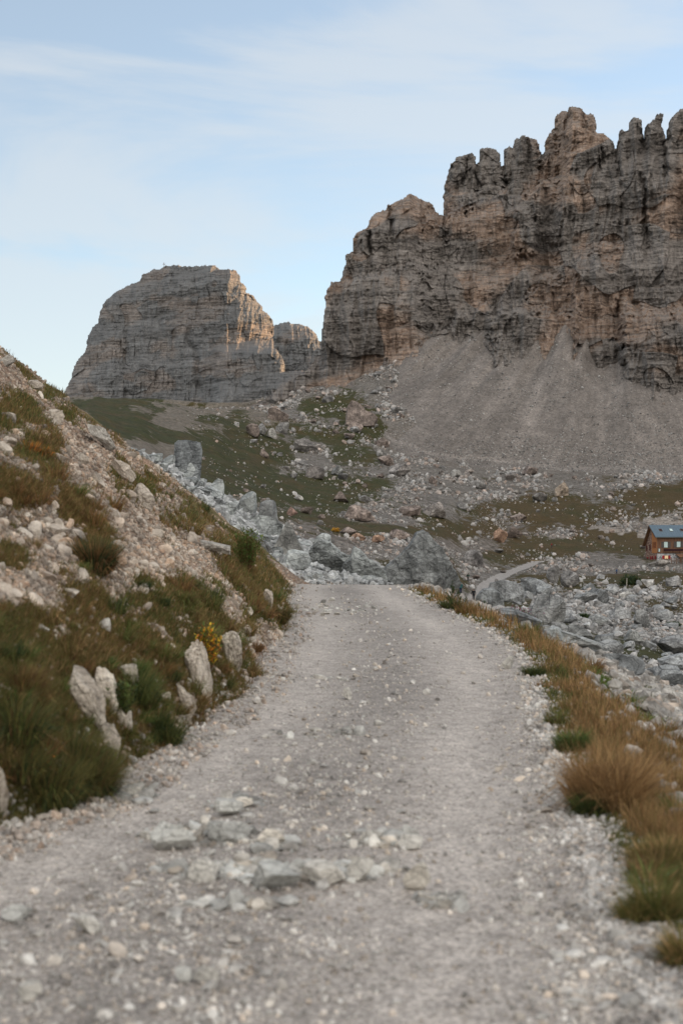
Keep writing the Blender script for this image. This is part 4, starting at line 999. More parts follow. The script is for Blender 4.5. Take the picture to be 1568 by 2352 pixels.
    crowd(72, (Yg > 48) * (Yg < 240) * (PXg > 1060) * S(3, 5, pathd), 15, 56, 0, 'unremarkable grey boulder in the rubble field right of the road', 'boulders in the rubble field', near_m, [(1.15, 1.15, 1.15), (1.0, 1.02, 1.03), (1.35, 1.35, 1.35)])
    crowd(36, (Yg > 46) & (Yg < 110) & (PXg > 230) & (PXg < 880), 18, 48, 0, 'unremarkable blue grey boulder in the rubble heap beyond the crest', 'boulders in the rubble heap', near_m, [BL, (1.35, 1.4, 1.4), (1.05, 1.1, 1.1)])


# ------------------------------------------------------------------ grass and plants
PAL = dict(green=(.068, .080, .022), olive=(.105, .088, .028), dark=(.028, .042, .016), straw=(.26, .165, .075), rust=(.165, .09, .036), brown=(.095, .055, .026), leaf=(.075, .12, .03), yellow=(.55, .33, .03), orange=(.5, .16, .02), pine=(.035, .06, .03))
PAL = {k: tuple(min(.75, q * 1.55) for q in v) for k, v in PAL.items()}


def pal(n, names, w, var=.25):
    k = rng.choice(len(names), n, p=np.array(w, float) / sum(w))
    c = np.array([PAL[a] for a in names])[k]
    return c * rng.uniform(1 - var, 1 + var, n)[:, None]


def blades(base, L, wd, az, lean, col, curve=.5):
    """thin grass blades: base (n,3), length, width, azimuth of lean, lean angle"""
    n = len(base)
    d = np.stack([np.cos(az), np.sin(az), 0 * az], 1); up = np.array([0, 0, 1.])
    fa = rng.uniform(0, np.pi, n); side = np.stack([np.cos(fa), np.sin(fa), 0 * fa], 1) * (wd / 2)[:, None]
    l1 = lean; l2 = np.minimum(lean * (1 + curve) + .1, 2.2)
    m = base + (up * np.cos(l1)[:, None] + d * np.sin(l1)[:, None]) * (L * .5)[:, None]
    t = m + (up * np.cos(l2)[:, None] + d * np.sin(l2)[:, None]) * (L * .5)[:, None]
    V = np.stack([base - side, base + side, m + side * .75, m - side * .75, t], 1).reshape(-1, 3)
    o = np.arange(n)[:, None] * 5
    return V, o + np.array([[0, 1, 2, 3]]), o + np.array([[3, 2, 4]]), np.repeat(col, 5, 0)


class Acc:
    def __init__(s): s.V, s.Q, s.T, s.C, s.o = [], [], [], [], 0

    def add(s, V, Q, T, C):
        s.V.append(V); s.Q.append(Q + s.o if len(Q) else np.zeros((0, 4), int)); s.T.append(T + s.o if len(T) else np.zeros((0, 3), int)); s.C.append(C); s.o += len(V)

    def obj(s, name, mat, parent=None, loc=None):
        me = mk_mesh(name, np.concatenate(s.V), [np.concatenate(s.Q), np.concatenate(s.T)], dict(tint=np.concatenate(s.C)), mat)
        return link(name, me, parent, loc)


def tuft(A, p, R, H, n, names, w, wd=.004, spread=.9):
    a = rng.uniform(0, 2 * np.pi, n); r = R * np.sqrt(rng.random(n)) * .55
    b = np.array(p)[None] + np.stack([r * np.cos(a), r * np.sin(a), np.full(n, -.02)], 1)
    A.add(*blades(b, H * rng.uniform(.55, 1.15, n), np.full(n, wd) * rng.uniform(.7, 1.4, n), a + rng.normal(0, .4, n), np.abs(rng.normal(.25, .26, n)) * spread + r / R * .5, pal(n, names, w, .4), rng.uniform(.2, 2.2, n)))


def grasses(bm):
    # turf on the left slope: cushions of short grass
    A = Acc()
    w = (cls == 5) * S(.32, .7, G) * (Yg < 34.5)
    n = 12500
    x, y, z, px, r, c = sample(n, w)
    br = BROWN[r, c]
    m = 17
    N = n * m
    cx = np.repeat(x, m) + rng.normal(0, .045, N) * np.repeat(np.clip(y / 14, .6, 1.6), m); cy = np.repeat(y, m) + rng.normal(0, .07, N)
    cz = zat(cx, cy)
    kcol = np.where(np.repeat(br, m) + rng.normal(0, .2, N) > .48, 1, 0)
    col = np.where(kcol[:, None] == 1, pal(N, ['brown', 'straw', 'olive', 'rust'], [4, 1.4, 5, .9]), pal(N, ['green', 'olive', 'dark', 'brown', 'straw'], [5, 4, 2, 1.5, .5]))
    L = rng.uniform(.03, .085, N) * np.repeat(rng.uniform(.7, 1.6, n), m) * np.clip(cy / 15, .8, 1.5)
    az = rng.uniform(-1.5, 1.2, N)
    A.add(*blades(np.stack([cx, cy, cz - .01], 1), L, .0045 * np.clip(cy / 9, .8, 2.6), az, np.abs(rng.normal(.5, .3, N)), col))
    o = A.obj('turf', bm); tag(o, 'short green and brown turf in patches on the left slope', 'grass', kind='stuff')
    A = Acc()
    for (a, b, d) in BANK:
        for k in range(7):
            q = locate(a + (b - a) * rng.uniform(-.15, 1.15), d + rng.uniform(-14, 6), 5)
            if q[0] < float(edges(np.array(q[1]))[0]) - .05: tuft(A, q, .10, .13, 110, [['green', 'olive', 'dark'], ['brown', 'olive', 'straw'], ['olive', 'green', 'rust']][k % 3], [4, 3, 1.5], .005, 1.2)
    o = A.obj('bank_grass', bm); tag(o, 'grass growing round the rocks at the foot of the bank', 'grass', kind='stuff')
    # verge on the right
    A = Acc()
    w = (cls == 6) * S(.3, .7, GS) * (Yg < 42) * S(1.5, .8, (Xg - rxg) / np.interp(Yg, [6, 10, 14, 40], [1.2, .95, .5, .5])) * (1 + 0 * Xg)
    n = 7600
    x, y, z, px, r, c = sample(n, w)
    m = 12; N = n * m
    cx = np.repeat(x, m) + rng.normal(0, .035, N) * np.repeat(np.clip(y / 14, .6, 1.6), m); cy = np.repeat(y, m) + rng.normal(0, .07, N)
    u = cx - edges(cy)[1]
    g = n2(cx * 1.1 + 3, cy * .7) + .5 * n2(cx * 4, cy * 2)
    isg = (g + .55 * S(.35, .0, u) - .35 + .25 * S(11, 7, cy)) > 0
    col = np.where(isg[:, None], pal(N, ['green', 'olive', 'dark', 'straw'], [5, 4, 1.5, 1]), pal(N, ['straw', 'rust', 'brown', 'olive'], [4.5, 2.6, 2.5, 2]))
    L = rng.uniform(.05, .19, N) * np.repeat(rng.uniform(.5, 1.5, n), m) * (.5 + .5 * S(.02, .3, u)) * np.clip(cy / 14, .85, 1.25) * np.where(isg, .65, .95)
    A.add(*blades(np.stack([cx, cy, zat(cx, cy) - .01], 1), L, .004 * np.clip(cy / 8, .8, 3.2), rng.uniform(0, 6.28, N), np.abs(rng.normal(.25, .28, N)), col, rng.uniform(.2, 2, N)))
    o = A.obj('verge_grass', bm); tag(o, 'straw and rust coloured grass along the right edge of the road', 'grass', kind='stuff')
    # herbs low on the right slope
    A = Acc()
    spots = [(1390, 1570, 30, 14), (1450, 1610, 60, 22), (1530, 1640, 50, 24), (1480, 1590, 30, 10), (1560, 1740, 20, 14), (1340, 1545, 34, 10), (1500, 1660, 50, 14), (1545, 1690, 34, 12)]
    for (a, b, ra, rb) in spots:
        k = 90
        for _ in range(k):
            q = locate(a + rng.normal() * ra * .5, b + rng.normal() * rb * .5, 11)
            if q[1] < 40: tuft(A, q, .12, .10, 9, ['leaf', 'green', 'olive'], [3, 3, 1], .012, 1.6)
    o = A.obj('ground_herbs', bm); tag(o, 'low green herbs in patches on the right slope', 'plants', kind='stuff')
    # mat grass on the valley floor reads as bristles only near by
    # single tussocks: px, py(base), radius px, height px, colours, label
    TS = [(1405, 1885, 75, 165, ['straw', 'brown', 'rust'], [5, 2, 1.4], 2600, 'largest straw coloured grass tussock bending over the right road edge', .005),
          (1365, 1880, 48, 70, ['dark', 'green'], [4, 2], 1300, 'dark green grass tuft at the foot of the large straw tussock', .006),
          (1310, 1735, 40, 70, ['green', 'dark', 'leaf'], [4, 2, 2], 800, 'leafy green tuft at the road edge above the large tussock', .007),
          (1225, 1555, 26, 34, ['dark', 'green', 'olive'], [4, 2, 1], 500, 'dark tuft where the verge narrows', .007),
          (1035, 1402, 26, 30, ['dark', 'green', 'brown'], [3, 2, 1], 420, 'dark round tuft on the verge near the saplings', .012),
          (1480, 2130, 60, 120, ['green', 'olive', 'straw'], [4, 3, 1.5], 1300, 'green tuft leaning over the gravel at lower right', .005),
          (1550, 2230, 40, 110, ['olive', 'straw', 'green'], [3, 3, 2], 900, 'straggly olive tuft in the lower right corner of the verge', .005),
          (1500, 1990, 50, 90, ['straw', 'olive', 'green'], [3, 3, 2], 1300, 'mixed straw and green tuft between the two big tufts of the verge', .005),
          (216, 1330, 36, 90, ['rust', 'brown', 'dark'], [3, 4, 2], 1500, 'tall dark red brown tussock in the middle of the left slope', .008),
          (325, 1352, 24, 26, ['dark', 'green'], [4, 1], 500, 'dark round cushion of grass by itself on the slope', .007),
          (370, 1392, 22, 24, ['dark', 'green', 'olive'], [3, 2, 1], 450, 'smaller dark cushion of grass right below the first', .007),
          (425, 1400, 42, 44, ['green', 'olive', 'brown'], [4, 3, 1], 900, 'broad green cushion of grass on the slope edge', .006),
          (240, 1530, 28, 34, ['green', 'dark', 'straw'], [3, 2, 1], 600, 'green cushion above the pale slab in the bank', .006),
          (155, 1450, 24, 26, ['olive', 'brown', 'green'], [3, 2, 2], 450, 'olive cushion of grass left on the slope', .006),
          (345, 1690, 66, 95, ['dark', 'green', 'olive'], [3, 4, 2], 2000, 'bushy green tuft at the foot of the bank by the road', .005),
          (60, 1830, 90, 130, ['green', 'dark', 'olive', 'brown'], [3, 3, 3, 1], 2600, 'largest green tuft in the lower left corner of the bank', .005),
          (170, 1800, 80, 140, ['olive', 'green', 'brown', 'dark'], [3, 3, 2, 2], 2400, 'tall mixed green and brown tuft at the bank foot', .005),
          (60, 1620, 70, 80, ['olive', 'brown', 'rust'], [3, 3, 1], 1600, 'brownish tuft at the left edge above the bank', .005),
          (330, 1600, 40, 60, ['green', 'leaf', 'dark'], [3, 2, 2], 900, 'fresh green tuft between the pale rocks of the bank', .006),
          (640, 1440, 20, 60, ['brown', 'olive', 'dark'], [3, 3, 2], 900, 'brown tuft hanging over the far left road edge', .009),
          (585, 1500, 20, 34, ['rust', 'brown'], [3, 3], 400, 'rust red tuft right of the bright white rock', .008),
          (65, 1040, 50, 40, ['orange', 'rust', 'olive'], [1, 4, 3], 900, 'orange tinged tuft in the upper left turf', .009)]
    for (a, b, R, Hh, nm, ww, n, lab, wd) in TS:
        q = locate(a, b - Hh * .12, 4)
        k = q[1] / F
        A = Acc(); parts = 4 if R > 58 else 2 if R > 38 else 1
        for j in range(parts):
            f = 1 if parts == 1 else rng.uniform(.5, .85)
            ox, oy = (0, 0) if parts == 1 else (rng.uniform(-.6, .6) * R * k, rng.uniform(-.5, .5) * R * k)
            tuft(A, (ox, oy, float(zat(q[0] + ox, q[1] + oy)) - q[2]), R * k * 1.4 * f, Hh * k * rng.uniform(.75, 1.1), int(n * 1.5 / parts), nm, list(np.array(ww) * rng.uniform(.5, 1.5, len(ww))), wd, .85)
        o = A.obj('grass_tuft', bm, loc=q); tag(o, lab, 'grass tuft')
    # scattered tufts on the slope, alike
    protos = []
    for kk in range(5):
        A = Acc(); tuft(A, (0, 0, 0), .13, .17, 230, [['green', 'olive', 'brown'], ['olive', 'brown', 'straw'], ['dark', 'green', 'olive'], ['rust', 'brown', 'olive'], ['green', 'leaf', 'straw']][kk], [4, 3, 1.5], .005, 1.1)
        o = A.obj('grass_tuft', bm); protos.append(o.data); bpy.data.objects.remove(o)
    x, y, z, px, r, c = sample(120, (cls == 5) * (S(.2, .6, GS) + .12) * (Yg < 33))
    for i in range(120):
        o = link('grass_tuft', protos[int(rng.integers(0, 5))], loc=(x[i], y[i], z[i])); s = rng.uniform(.6, 1.5) * np.clip(y[i] / 14, .8, 1.5); o.scale = (s, s, s * rng.uniform(.7, 1.2)); o.rotation_euler.z = rng.uniform(0, 6)
        tag(o, 'ordinary small grass tuft among the stones of the left slope', 'grass tuft', 'small grass tufts on the left slope')
    x, y, z, px, r, c = sample(46, (cls == 6) * (S(.2, .6, GS)) * (Yg < 36) * S(2.0, 1.0, Xg - rxg))
    for i in range(46):
        A_ = protos[int(rng.choice([1, 3, 1, 0, 4]))]
        o = link('grass_tuft', A_, loc=(x[i], y[i], z[i])); s = rng.uniform(.7, 1.4) * np.clip(y[i] / 14, .8, 1.4); o.scale = (s, s, s * rng.uniform(.8, 1.4)); o.rotation_euler.z = rng.uniform(0, 6)
        tag(o, 'ordinary grass tuft in the dry verge right of the road', 'grass tuft', 'grass tufts in the right verge')


def leafy(name, label, q, R, H, nstem, nleaf, leaf, names, w, bm, stemc='brown', cat='plant', flowers=None):
    root = link(name, None, loc=q); root.empty_display_size = .2
    tag(root, label, cat)
    A = Acc(); S_ = Acc()
    for k in range(nstem):
        a = rng.uniform(0, 6.28); l = abs(rng.normal(.3, .28)); h = H * rng.uniform(.55, 1.05); r0 = R * .3 * rng.random()
        b = np.array([[r0 * math.cos(a), r0 * math.sin(a), 0]])
        S_.add(*blades(b, np.array([h]), np.array([leaf * .25]), np.array([a]), np.array([l * R / max(H, .01) * .9]), pal(1, [stemc], [1]), .4))
        n = nleaf; t = rng.uniform(.12, 1, n)
        ll = l * R / H * .9
        p = b + np.stack([np.cos(a) * np.sin(ll * (1 + .4 * t)) * t * h, np.sin(a) * np.sin(ll * (1 + .4 * t)) * t * h, np.cos(ll * (1 + .4 * t)) * t * h], 1)
        A.add(*blades(p, leaf * rng.uniform(.7, 1.4, n), leaf * rng.uniform(.3, .5, n), rng.uniform(0, 6.28, n), rng.uniform(.5, 1.5, n), pal(n, names, w), .3))
    S_.obj('stem', bm, root); A.obj('foliage', bm, root)
    if flowers:
        A = Acc(); n = 110
        p = np.stack([rng.normal(0, R * .5, n), rng.normal(0, R * .4, n), H * rng.uniform(.6, 1.15, n)], 1)
        A.add(*blades(p, np.full(n, leaf * .8), np.full(n, leaf * .5), rng.uniform(0, 6.28, n), rng.uniform(.2, 1.2, n), np.array(flowers)[None] * rng.uniform(.7, 1.2, n)[:, None]))
        A.obj('flower', bm, root)
    return root


def sapling(label, q, H, bm, k):
    """young mountain pine: an upright stem, whorls of rising shoots, each a bottle brush of needles"""
    root = link('pine_sapling', None, loc=q); tag(root, label, 'sapling')
    me_v, me_f = [], []
    A = Acc(); Tk = Acc()
    r = np.random.default_rng(k)
    shoots = [((0, 0, 0), (r.normal() * .05, r.normal() * .05, 1), H)]
    for i in range(11):
        t = r.uniform(.1, .7); a = r.uniform(0, 6.28); e = r.uniform(.35, .8)
        shoots.append(((0, 0, t * H), (math.cos(a) * math.sin(e), math.sin(a) * math.sin(e), math.cos(e)), H * r.uniform(.25, .45) * (1.1 - t)))
    for (b, d, l) in shoots:
        b = np.array(b, float); d = np.array(d, float); d /= np.linalg.norm(d)
        az = math.atan2(d[1], d[0]); ln = math.acos(d[2])
        for f in (0, 1.57):
            V, Q, T, C = blades(b[None], np.array([l]), np.array([H * .02]), np.array([az]), np.array([ln]), pal(1, ['brown'], [1]), 0)
            Tk.add(V, Q, T, C)
        n = int(150 * l / H + 60); t = r.uniform(.12, 1, n)
        p = b + d * (t * l)[:, None]
        A.add(*blades(p, np.full(n, H * .085), np.full(n, H * .011), r.uniform(0, 6.28, n), r.uniform(.35, 1.0, n), pal(n, ['pine', 'green', 'dark'], [4, 1.5, 1.5])))
    Tk.obj('trunk', bm, root); A.obj('needles', bm, root)


def plants(bm):
    def at(px, py, ymin=4):
        return locate(px, py, ymin)
    q = at(480, 1535, 6); k = q[1] / F
    leafy('leafy_plant', 'plant with yellow and orange autumn leaves beside the bright white rock', q, 42 * k, 100 * k, 60, 22, .045, ['yellow', 'orange', 'leaf', 'olive'], [3, 2.2, 3.2, 2], bm)
    q = at(566, 1308, 6); k = q[1] / F
    leafy('bush', 'fresh green leafy bush at the top of the bank near the crest', q, 48 * k, 92 * k, 110, 24, .06, ['leaf', 'green', 'olive'], [4, 3, 2], bm, cat='bush')
    q = at(290, 1640, 6); k = q[1] / F
    leafy('leafy_plant', 'grey green leafy plant low in the bank behind the white blade of rock', (q[0], q[1] - .15, q[2]), 40 * k, 80 * k, 60, 18, .04, ['green', 'dark', 'leaf'], [3, 2, 1], bm)
    q = at(110, 1800, 4); k = q[1] / F
    leafy('leafy_plant', 'small plant with a few orange leaves in the lower left tuft', q, 60 * k, 60 * k, 40, 14, .03, ['green', 'dark', 'orange'], [3, 2, .5], bm)
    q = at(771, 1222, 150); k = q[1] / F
    leafy('leafy_plant', 'golden stand-in for sunlit grass among the stones beyond the rubble', q, 16 * k, 10 * k, 120, 20, .25, ['yellow', 'straw', 'orange'], [3, 2, 1], bm)  # stands in for sunlit grass; the sun's gold is put into the leaf colours
    P = [(1037, 1390, 60, 27, 'tallest young pine on the verge, left of the walkers'), (1053, 1388, 40, 27, 'young pine close beside the tallest one'), (1112, 1422, 52, 30, 'young pine standing before the domed boulder'), (1098, 1418, 30, 29, 'low young pine left of the domed boulder'),
         (1128, 1440, 34, 28, 'short young pine at the lower edge of the sprawling boulder'), (1185, 1470, 62, 26, 'dark young pine alone against the sprawling grey boulder'), (1165, 1462, 32, 26, 'small young pine left of the dark lone one'), (1145, 1452, 34, 27, 'little young pine in the grass of the verge'), (1069, 1404, 26, 28, 'stubby young pine at the verge under the walkers')]
    for i, (a, b, h, y, lab) in enumerate(P):
        x = (a - CX) / F * y; z = float(zat(x, y)); top = EYE + (CY - (b - h)) / F * y
        sapling(lab, (x, y, z - .03), max(top - z, .25), bm, 50 + i)
    D = [(1185, 1408, 34, 32, 'dark green heath shrub with pink flowers between the boulders', (.30, .09, .16), 72), (1448, 1332, 30, 22, 'dark green dwarf pine mat below the hut', None, 280), (735, 1236, 22, 22, 'dark dwarf pine shrub on the rubble ridge', None, 100),
         (1340, 1392, 16, 14, 'small dark shrub in the rubble field', None, 130), (1545, 1372, 16, 14, 'dark shrub near the right edge', None, 150), (1382, 1440, 16, 12, 'round green shrub among the lower boulders', None, 90), (1415, 1500, 14, 10, 'tiny green shrub beside the cracked boulder', None, 60)]
    for (a, b, R, H, lab, fl, y) in D:
        x = (a - CX) / F * y; z = float(zat(x, y)); k = y / F
        top = H * k * 1.1
        leafy('shrub', lab, (x, y, z - .05), R * k * 1.5, top, 160, 26, .10 * y / 70, ['pine', 'dark', 'green'], [4, 2, 1.5], bm, cat='shrub', flowers=fl)


# ------------------------------------------------------------------ the hut
def boxes(name, L, mat, parent):
    V, Q = [], []
    for (x0, x1, y0, y1, z0, z1) in L:
        o = len(V)
        V += [(x0, y0, z0), (x1, y0, z0), (x1, y1, z0), (x0, y1, z0), (x0, y0, z1), (x1, y0, z1), (x1, y1, z1), (x0, y1, z1)]
        Q += [[o + a for a in f] for f in ((0, 3, 2, 1), (4, 5, 6, 7), (0, 1, 5, 4), (1, 2, 6, 5), (2, 3, 7, 6), (3, 0, 4, 7))]
    return link(name, mk_mesh(name, np.array(V, float), np.array(Q), None, mat), parent)


def prism(name, poly, x0, x1, mat, parent):
    """outline (y,z) run along x"""
    n = len(poly)
    bm = bmesh.new()
    a = [bm.verts.new((x0, y, z)) for y, z in poly]; b = [bm.verts.new((x1, y, z)) for y, z in poly]
    bm.faces.new(a); bm.faces.new(b[::-1])
    for i in range(n): bm.faces.new((a[i], b[i], b[(i + 1) % n], a[(i + 1) % n]))
    bmesh.ops.recalc_face_normals(bm, faces=bm.faces)
    me = bpy.data.meshes.new(name); bm.to_mesh(me); bm.free(); me.materials.append(mat)
    return link(name, me, parent)


def plank_mat(name, a, b, sc):
    t = NT(name); P = t.pos((sc, sc, .25))
    c = t.mix(t.ramp(t.noise(P, 1, 4, .7), [(.35, 0.), (.65, 1.)]), a, b)
    return t.done(c)


def hut():
    y0 = 400.; x0 = (1508 - CX) / F * y0; z0 = EYE + (CY - 1288) / F * y0
    root = link('mountain_hut', None, loc=(x0, y0, z0)); root.rotation_euler.z = math.radians(8.4)
    tag(root, 'mountain hut of stone and brown boards with grey blue metal roof at the right edge', 'building')
    t = NT('hut_stone'); v = t.n.new('ShaderNodeTexVoronoi'); t.l(t.pos((2.2, 2.2, 3.4)), v.inputs['Vector']); v.inputs['Scale'].default_value = 1
    sp = t.n.new('ShaderNodeSeparateColor'); t.l(v.outputs['Color'], sp.inputs[0])
    stone = t.done(t.mix(1, t.mix(sp.outputs[0], (.30, .17, .12), (.50, .36, .28)), t.ramp(v.outputs['Distance'], [(.3, 1.), (.7, .45)]), 'MULTIPLY'))
    t = NT('hut_rubble'); v = t.n.new('ShaderNodeTexVoronoi'); t.l(t.pos((3, 3, 4)), v.inputs['Vector']); v.inputs['Scale'].default_value = 1
    sp = t.n.new('ShaderNodeSeparateColor'); t.l(v.outputs['Color'], sp.inputs[0])
    stone2 = t.done(t.mix(sp.outputs[0], (.14, .15, .16), (.6, .6, .6)))
    wood = plank_mat('dark_boards', (.09, .045, .028), (.24, .135, .085), 5)
    wood2 = plank_mat('orange_boards', (.42, .16, .06), (.52, .23, .09), 4)
    beam = flat('beam', (.16, .085, .045), .8); metal = flat('roof_metal', (.13, .18, .22), .35, .12, 2, metal=.3)
    red = flat('red_paint', (.32, .02, .025), .6); shut = flat('shutter_grey', (.09, .08, .075), .8)
    frame = flat('window_frame', (.12, .13, .12), .6); glass = flat('window_glass', (.55, .68, .66), .12, .1); dark = flat('dark_recess', (.035, .012, .014), .8)
    lit = flat('lit_window', (.8, .6, .35), .6, emit=(1, .6, .3, .08)); brownf = flat('brown_frame', (.14, .035, .02), .7)
    LX = 17.0
    gable = [(0, -1.5), (0, 6.9), (4.5, 9.6), (9, 4.35), (9, -1.5)]
    prism('wall', gable, 0, LX, stone, root)
    boxes('base_wall', [(-.06, LX + .06, -.12, 0, -1.5, 2.1), ], stone2, root)
    boxes('board_cladding', [(-.08, LX, -.16, -.0, 2.1, 6.75)], wood, root)
    prism('gable_boards', [(-.02, 2.1), (-.02, 6.8), (3.9, 9.1), (3.9, 2.1)], -.1, -.003, wood2, root)
    boxes('cornice', [(-.12, LX, -.2, -.02, 1.98, 2.12)], frame, root)
    # roof: two slopes with standing seams
    th = .16
    r1 = prism('roof', [(-.75, 6.55), (4.5, 9.85), (4.5, 9.85 + th), (-.85, 6.6 + th)], -.8, LX + .7, metal, root)
    prism('roof', [(4.5, 9.85), (9.7, 3.75), (9.85, 3.85), (4.5, 9.85 + th)], -.8, LX + .7, metal, root)
    L = []
    for k in range(24):
        xx = -.75 + k * .74
        v = [(xx, -.83, 6.62 + th), (xx + .05, -.83, 6.62 + th), (xx + .05, 4.5, 9.87 + th), (xx, 4.5, 9.87 + th)]
        o = len(L) * 0
        L.append(v)
    V = []; Q = []
    for v in L:
        o = len(V); up = [(a, b, c + .07) for a, b, c in v]; V += v + up
        Q += [[o + 4, o + 5, o + 6, o + 7], [o, o + 4, o + 7, o + 3], [o + 1, o + 2, o + 6, o + 5], [o, o + 1, o + 5, o + 4]]
    link('seam', mk_mesh('seam', np.array(V, float), np.array(Q), None, metal), r1)
    boxes('gutter', [(-.8, LX + .7, -.98, -.85, 6.5, 6.66)], frame, r1)
    prism('bargeboard', [(-.8, 6.35), (4.5, 9.62), (9.75, 3.5), (9.75, 3.78), (4.5, 9.84), (-.8, 6.58)], -.86, -.8, beam, root)
    prism('rafter', [(5.0, 9.0), (9.2, 4.1), (9.2, 3.8), (4.7, 8.9)], -.75, -.12, beam, root)
    for (a, b, m) in ((1.3, 2.3, dark), (4.4, 5.4, glass), (7.6, 8.6, dark)):
        f = prism('skylight', [(1.5, 8.02 + .1), (2.6, 8.70 + .1), (2.6, 8.98), (1.5, 8.30)], a, b, frame, r1)
        prism('pane', [(1.6, 8.385), (2.5, 8.94), (2.5, 8.96), (1.6, 8.405)], a + .1, b - .1, m, r1)
    for (a, b, c, d, sh, m, gl) in ((1.95, 3.0, 3.75, 5.3, .72, shut, glass), (5.7, 6.75, 3.85, 5.35, .72, shut, glass), (10.0, 11.0, 3.85, 5.35, .72, shut, glass), (2.15, 3.1, .5, 1.45, .6, red, lit), (.35, .75, 2.55, 3.4, 0, shut, glass)):
        w = boxes('window', [(a - .09, b + .09, -.22, -.1, c - .09, c), (a - .09, b + .09, -.22, -.1, d, d + .09), (a - .09, a, -.22, -.1, c, d), (b, b + .09, -.22, -.1, c, d)], frame, root)
        boxes('pane', [(a, b, -.2, -.1, c, d)], gl, w)
        if sh:
            boxes('shutter', [(a - .12 - sh, a - .12, -.26, -.17, c - .05, d + .05)], m, w); boxes('shutter', [(b + .12, b + .12 + sh, -.26, -.17, c - .05, d + .05)], m, w)
            boxes('sill', [(a - .15, b + .15, -.36, -.17, c - .2, c - .1)], beam, w)
    bal = boxes('balcony', [(1.9, 7.4, -.6, -.16, 2.75, 3.35)], dark, root)
    boxes('rail', [(1.8, 7.5, -.66, -.6, 3.33, 3.42), (1.8, 7.5, -.66, -.6, 2.45, 2.6)], wood, bal)
    for (a, b, c, d, m) in ((7.6, 8.4, 2.5, 4.1, brownf), (5.0, 5.8, 2.7, 4.5, brownf), (2.7, 3.1, 3.4, 5.2, brownf), (1.7, 2.1, 3.5, 5.25, brownf), (.7, 1.1, 3.6, 5.3, brownf), (7.0, 7.9, 0.0, .8, red), (3.0, 3.8, .3, 1.25, red), (.9, 1.6, .5, 1.4, red)):
        w = boxes('window', [(-.16, -.02, a, b, c, d)], m, root)
        boxes('pane', [(-.18, -.16, a + .2, b - .2, c + .2, d - .2)], dark, w)
    dr = boxes('door', [(-.14, -.02, 4.6, 5.3, -.9, 1.1)], red, root)
    boxes('handle', [(-.2, -.14, 4.7, 4.78, 0, .1)], frame, dr)
    prism('porch_roof', [(-3.2, 1.0), (-.13, 1.9), (-.13, 2.02), (-3.2, 1.12)], 5.3, 12, wood, root)
    for xx in (5.5, 8.5, 11.5): boxes('porch_post', [(xx, xx + .15, -3.1, -2.95, -1.4, 1.0)], beam, root)
    # fence before the hut
    fx, fy = -.4, -4.0
    fr = link('wooden_fence', None, loc=root.matrix_basis @ Vector((fx, fy, 0))); fr.rotation_euler.z = root.rotation_euler.z
    tag(fr, 'low brown wooden rail fence running in front of the hut', 'fence')
    boxes('rail', [(0, 12, 0, .08, .55, .68), (0, 12, 0, .08, .15, .28), (0, 12, 0, .08, -.25, -.12)], beam, fr)
    for k in range(9): boxes('post', [(k * 1.5, k * 1.5 + .14, .09, .21, -1.5, .85)], beam, fr)


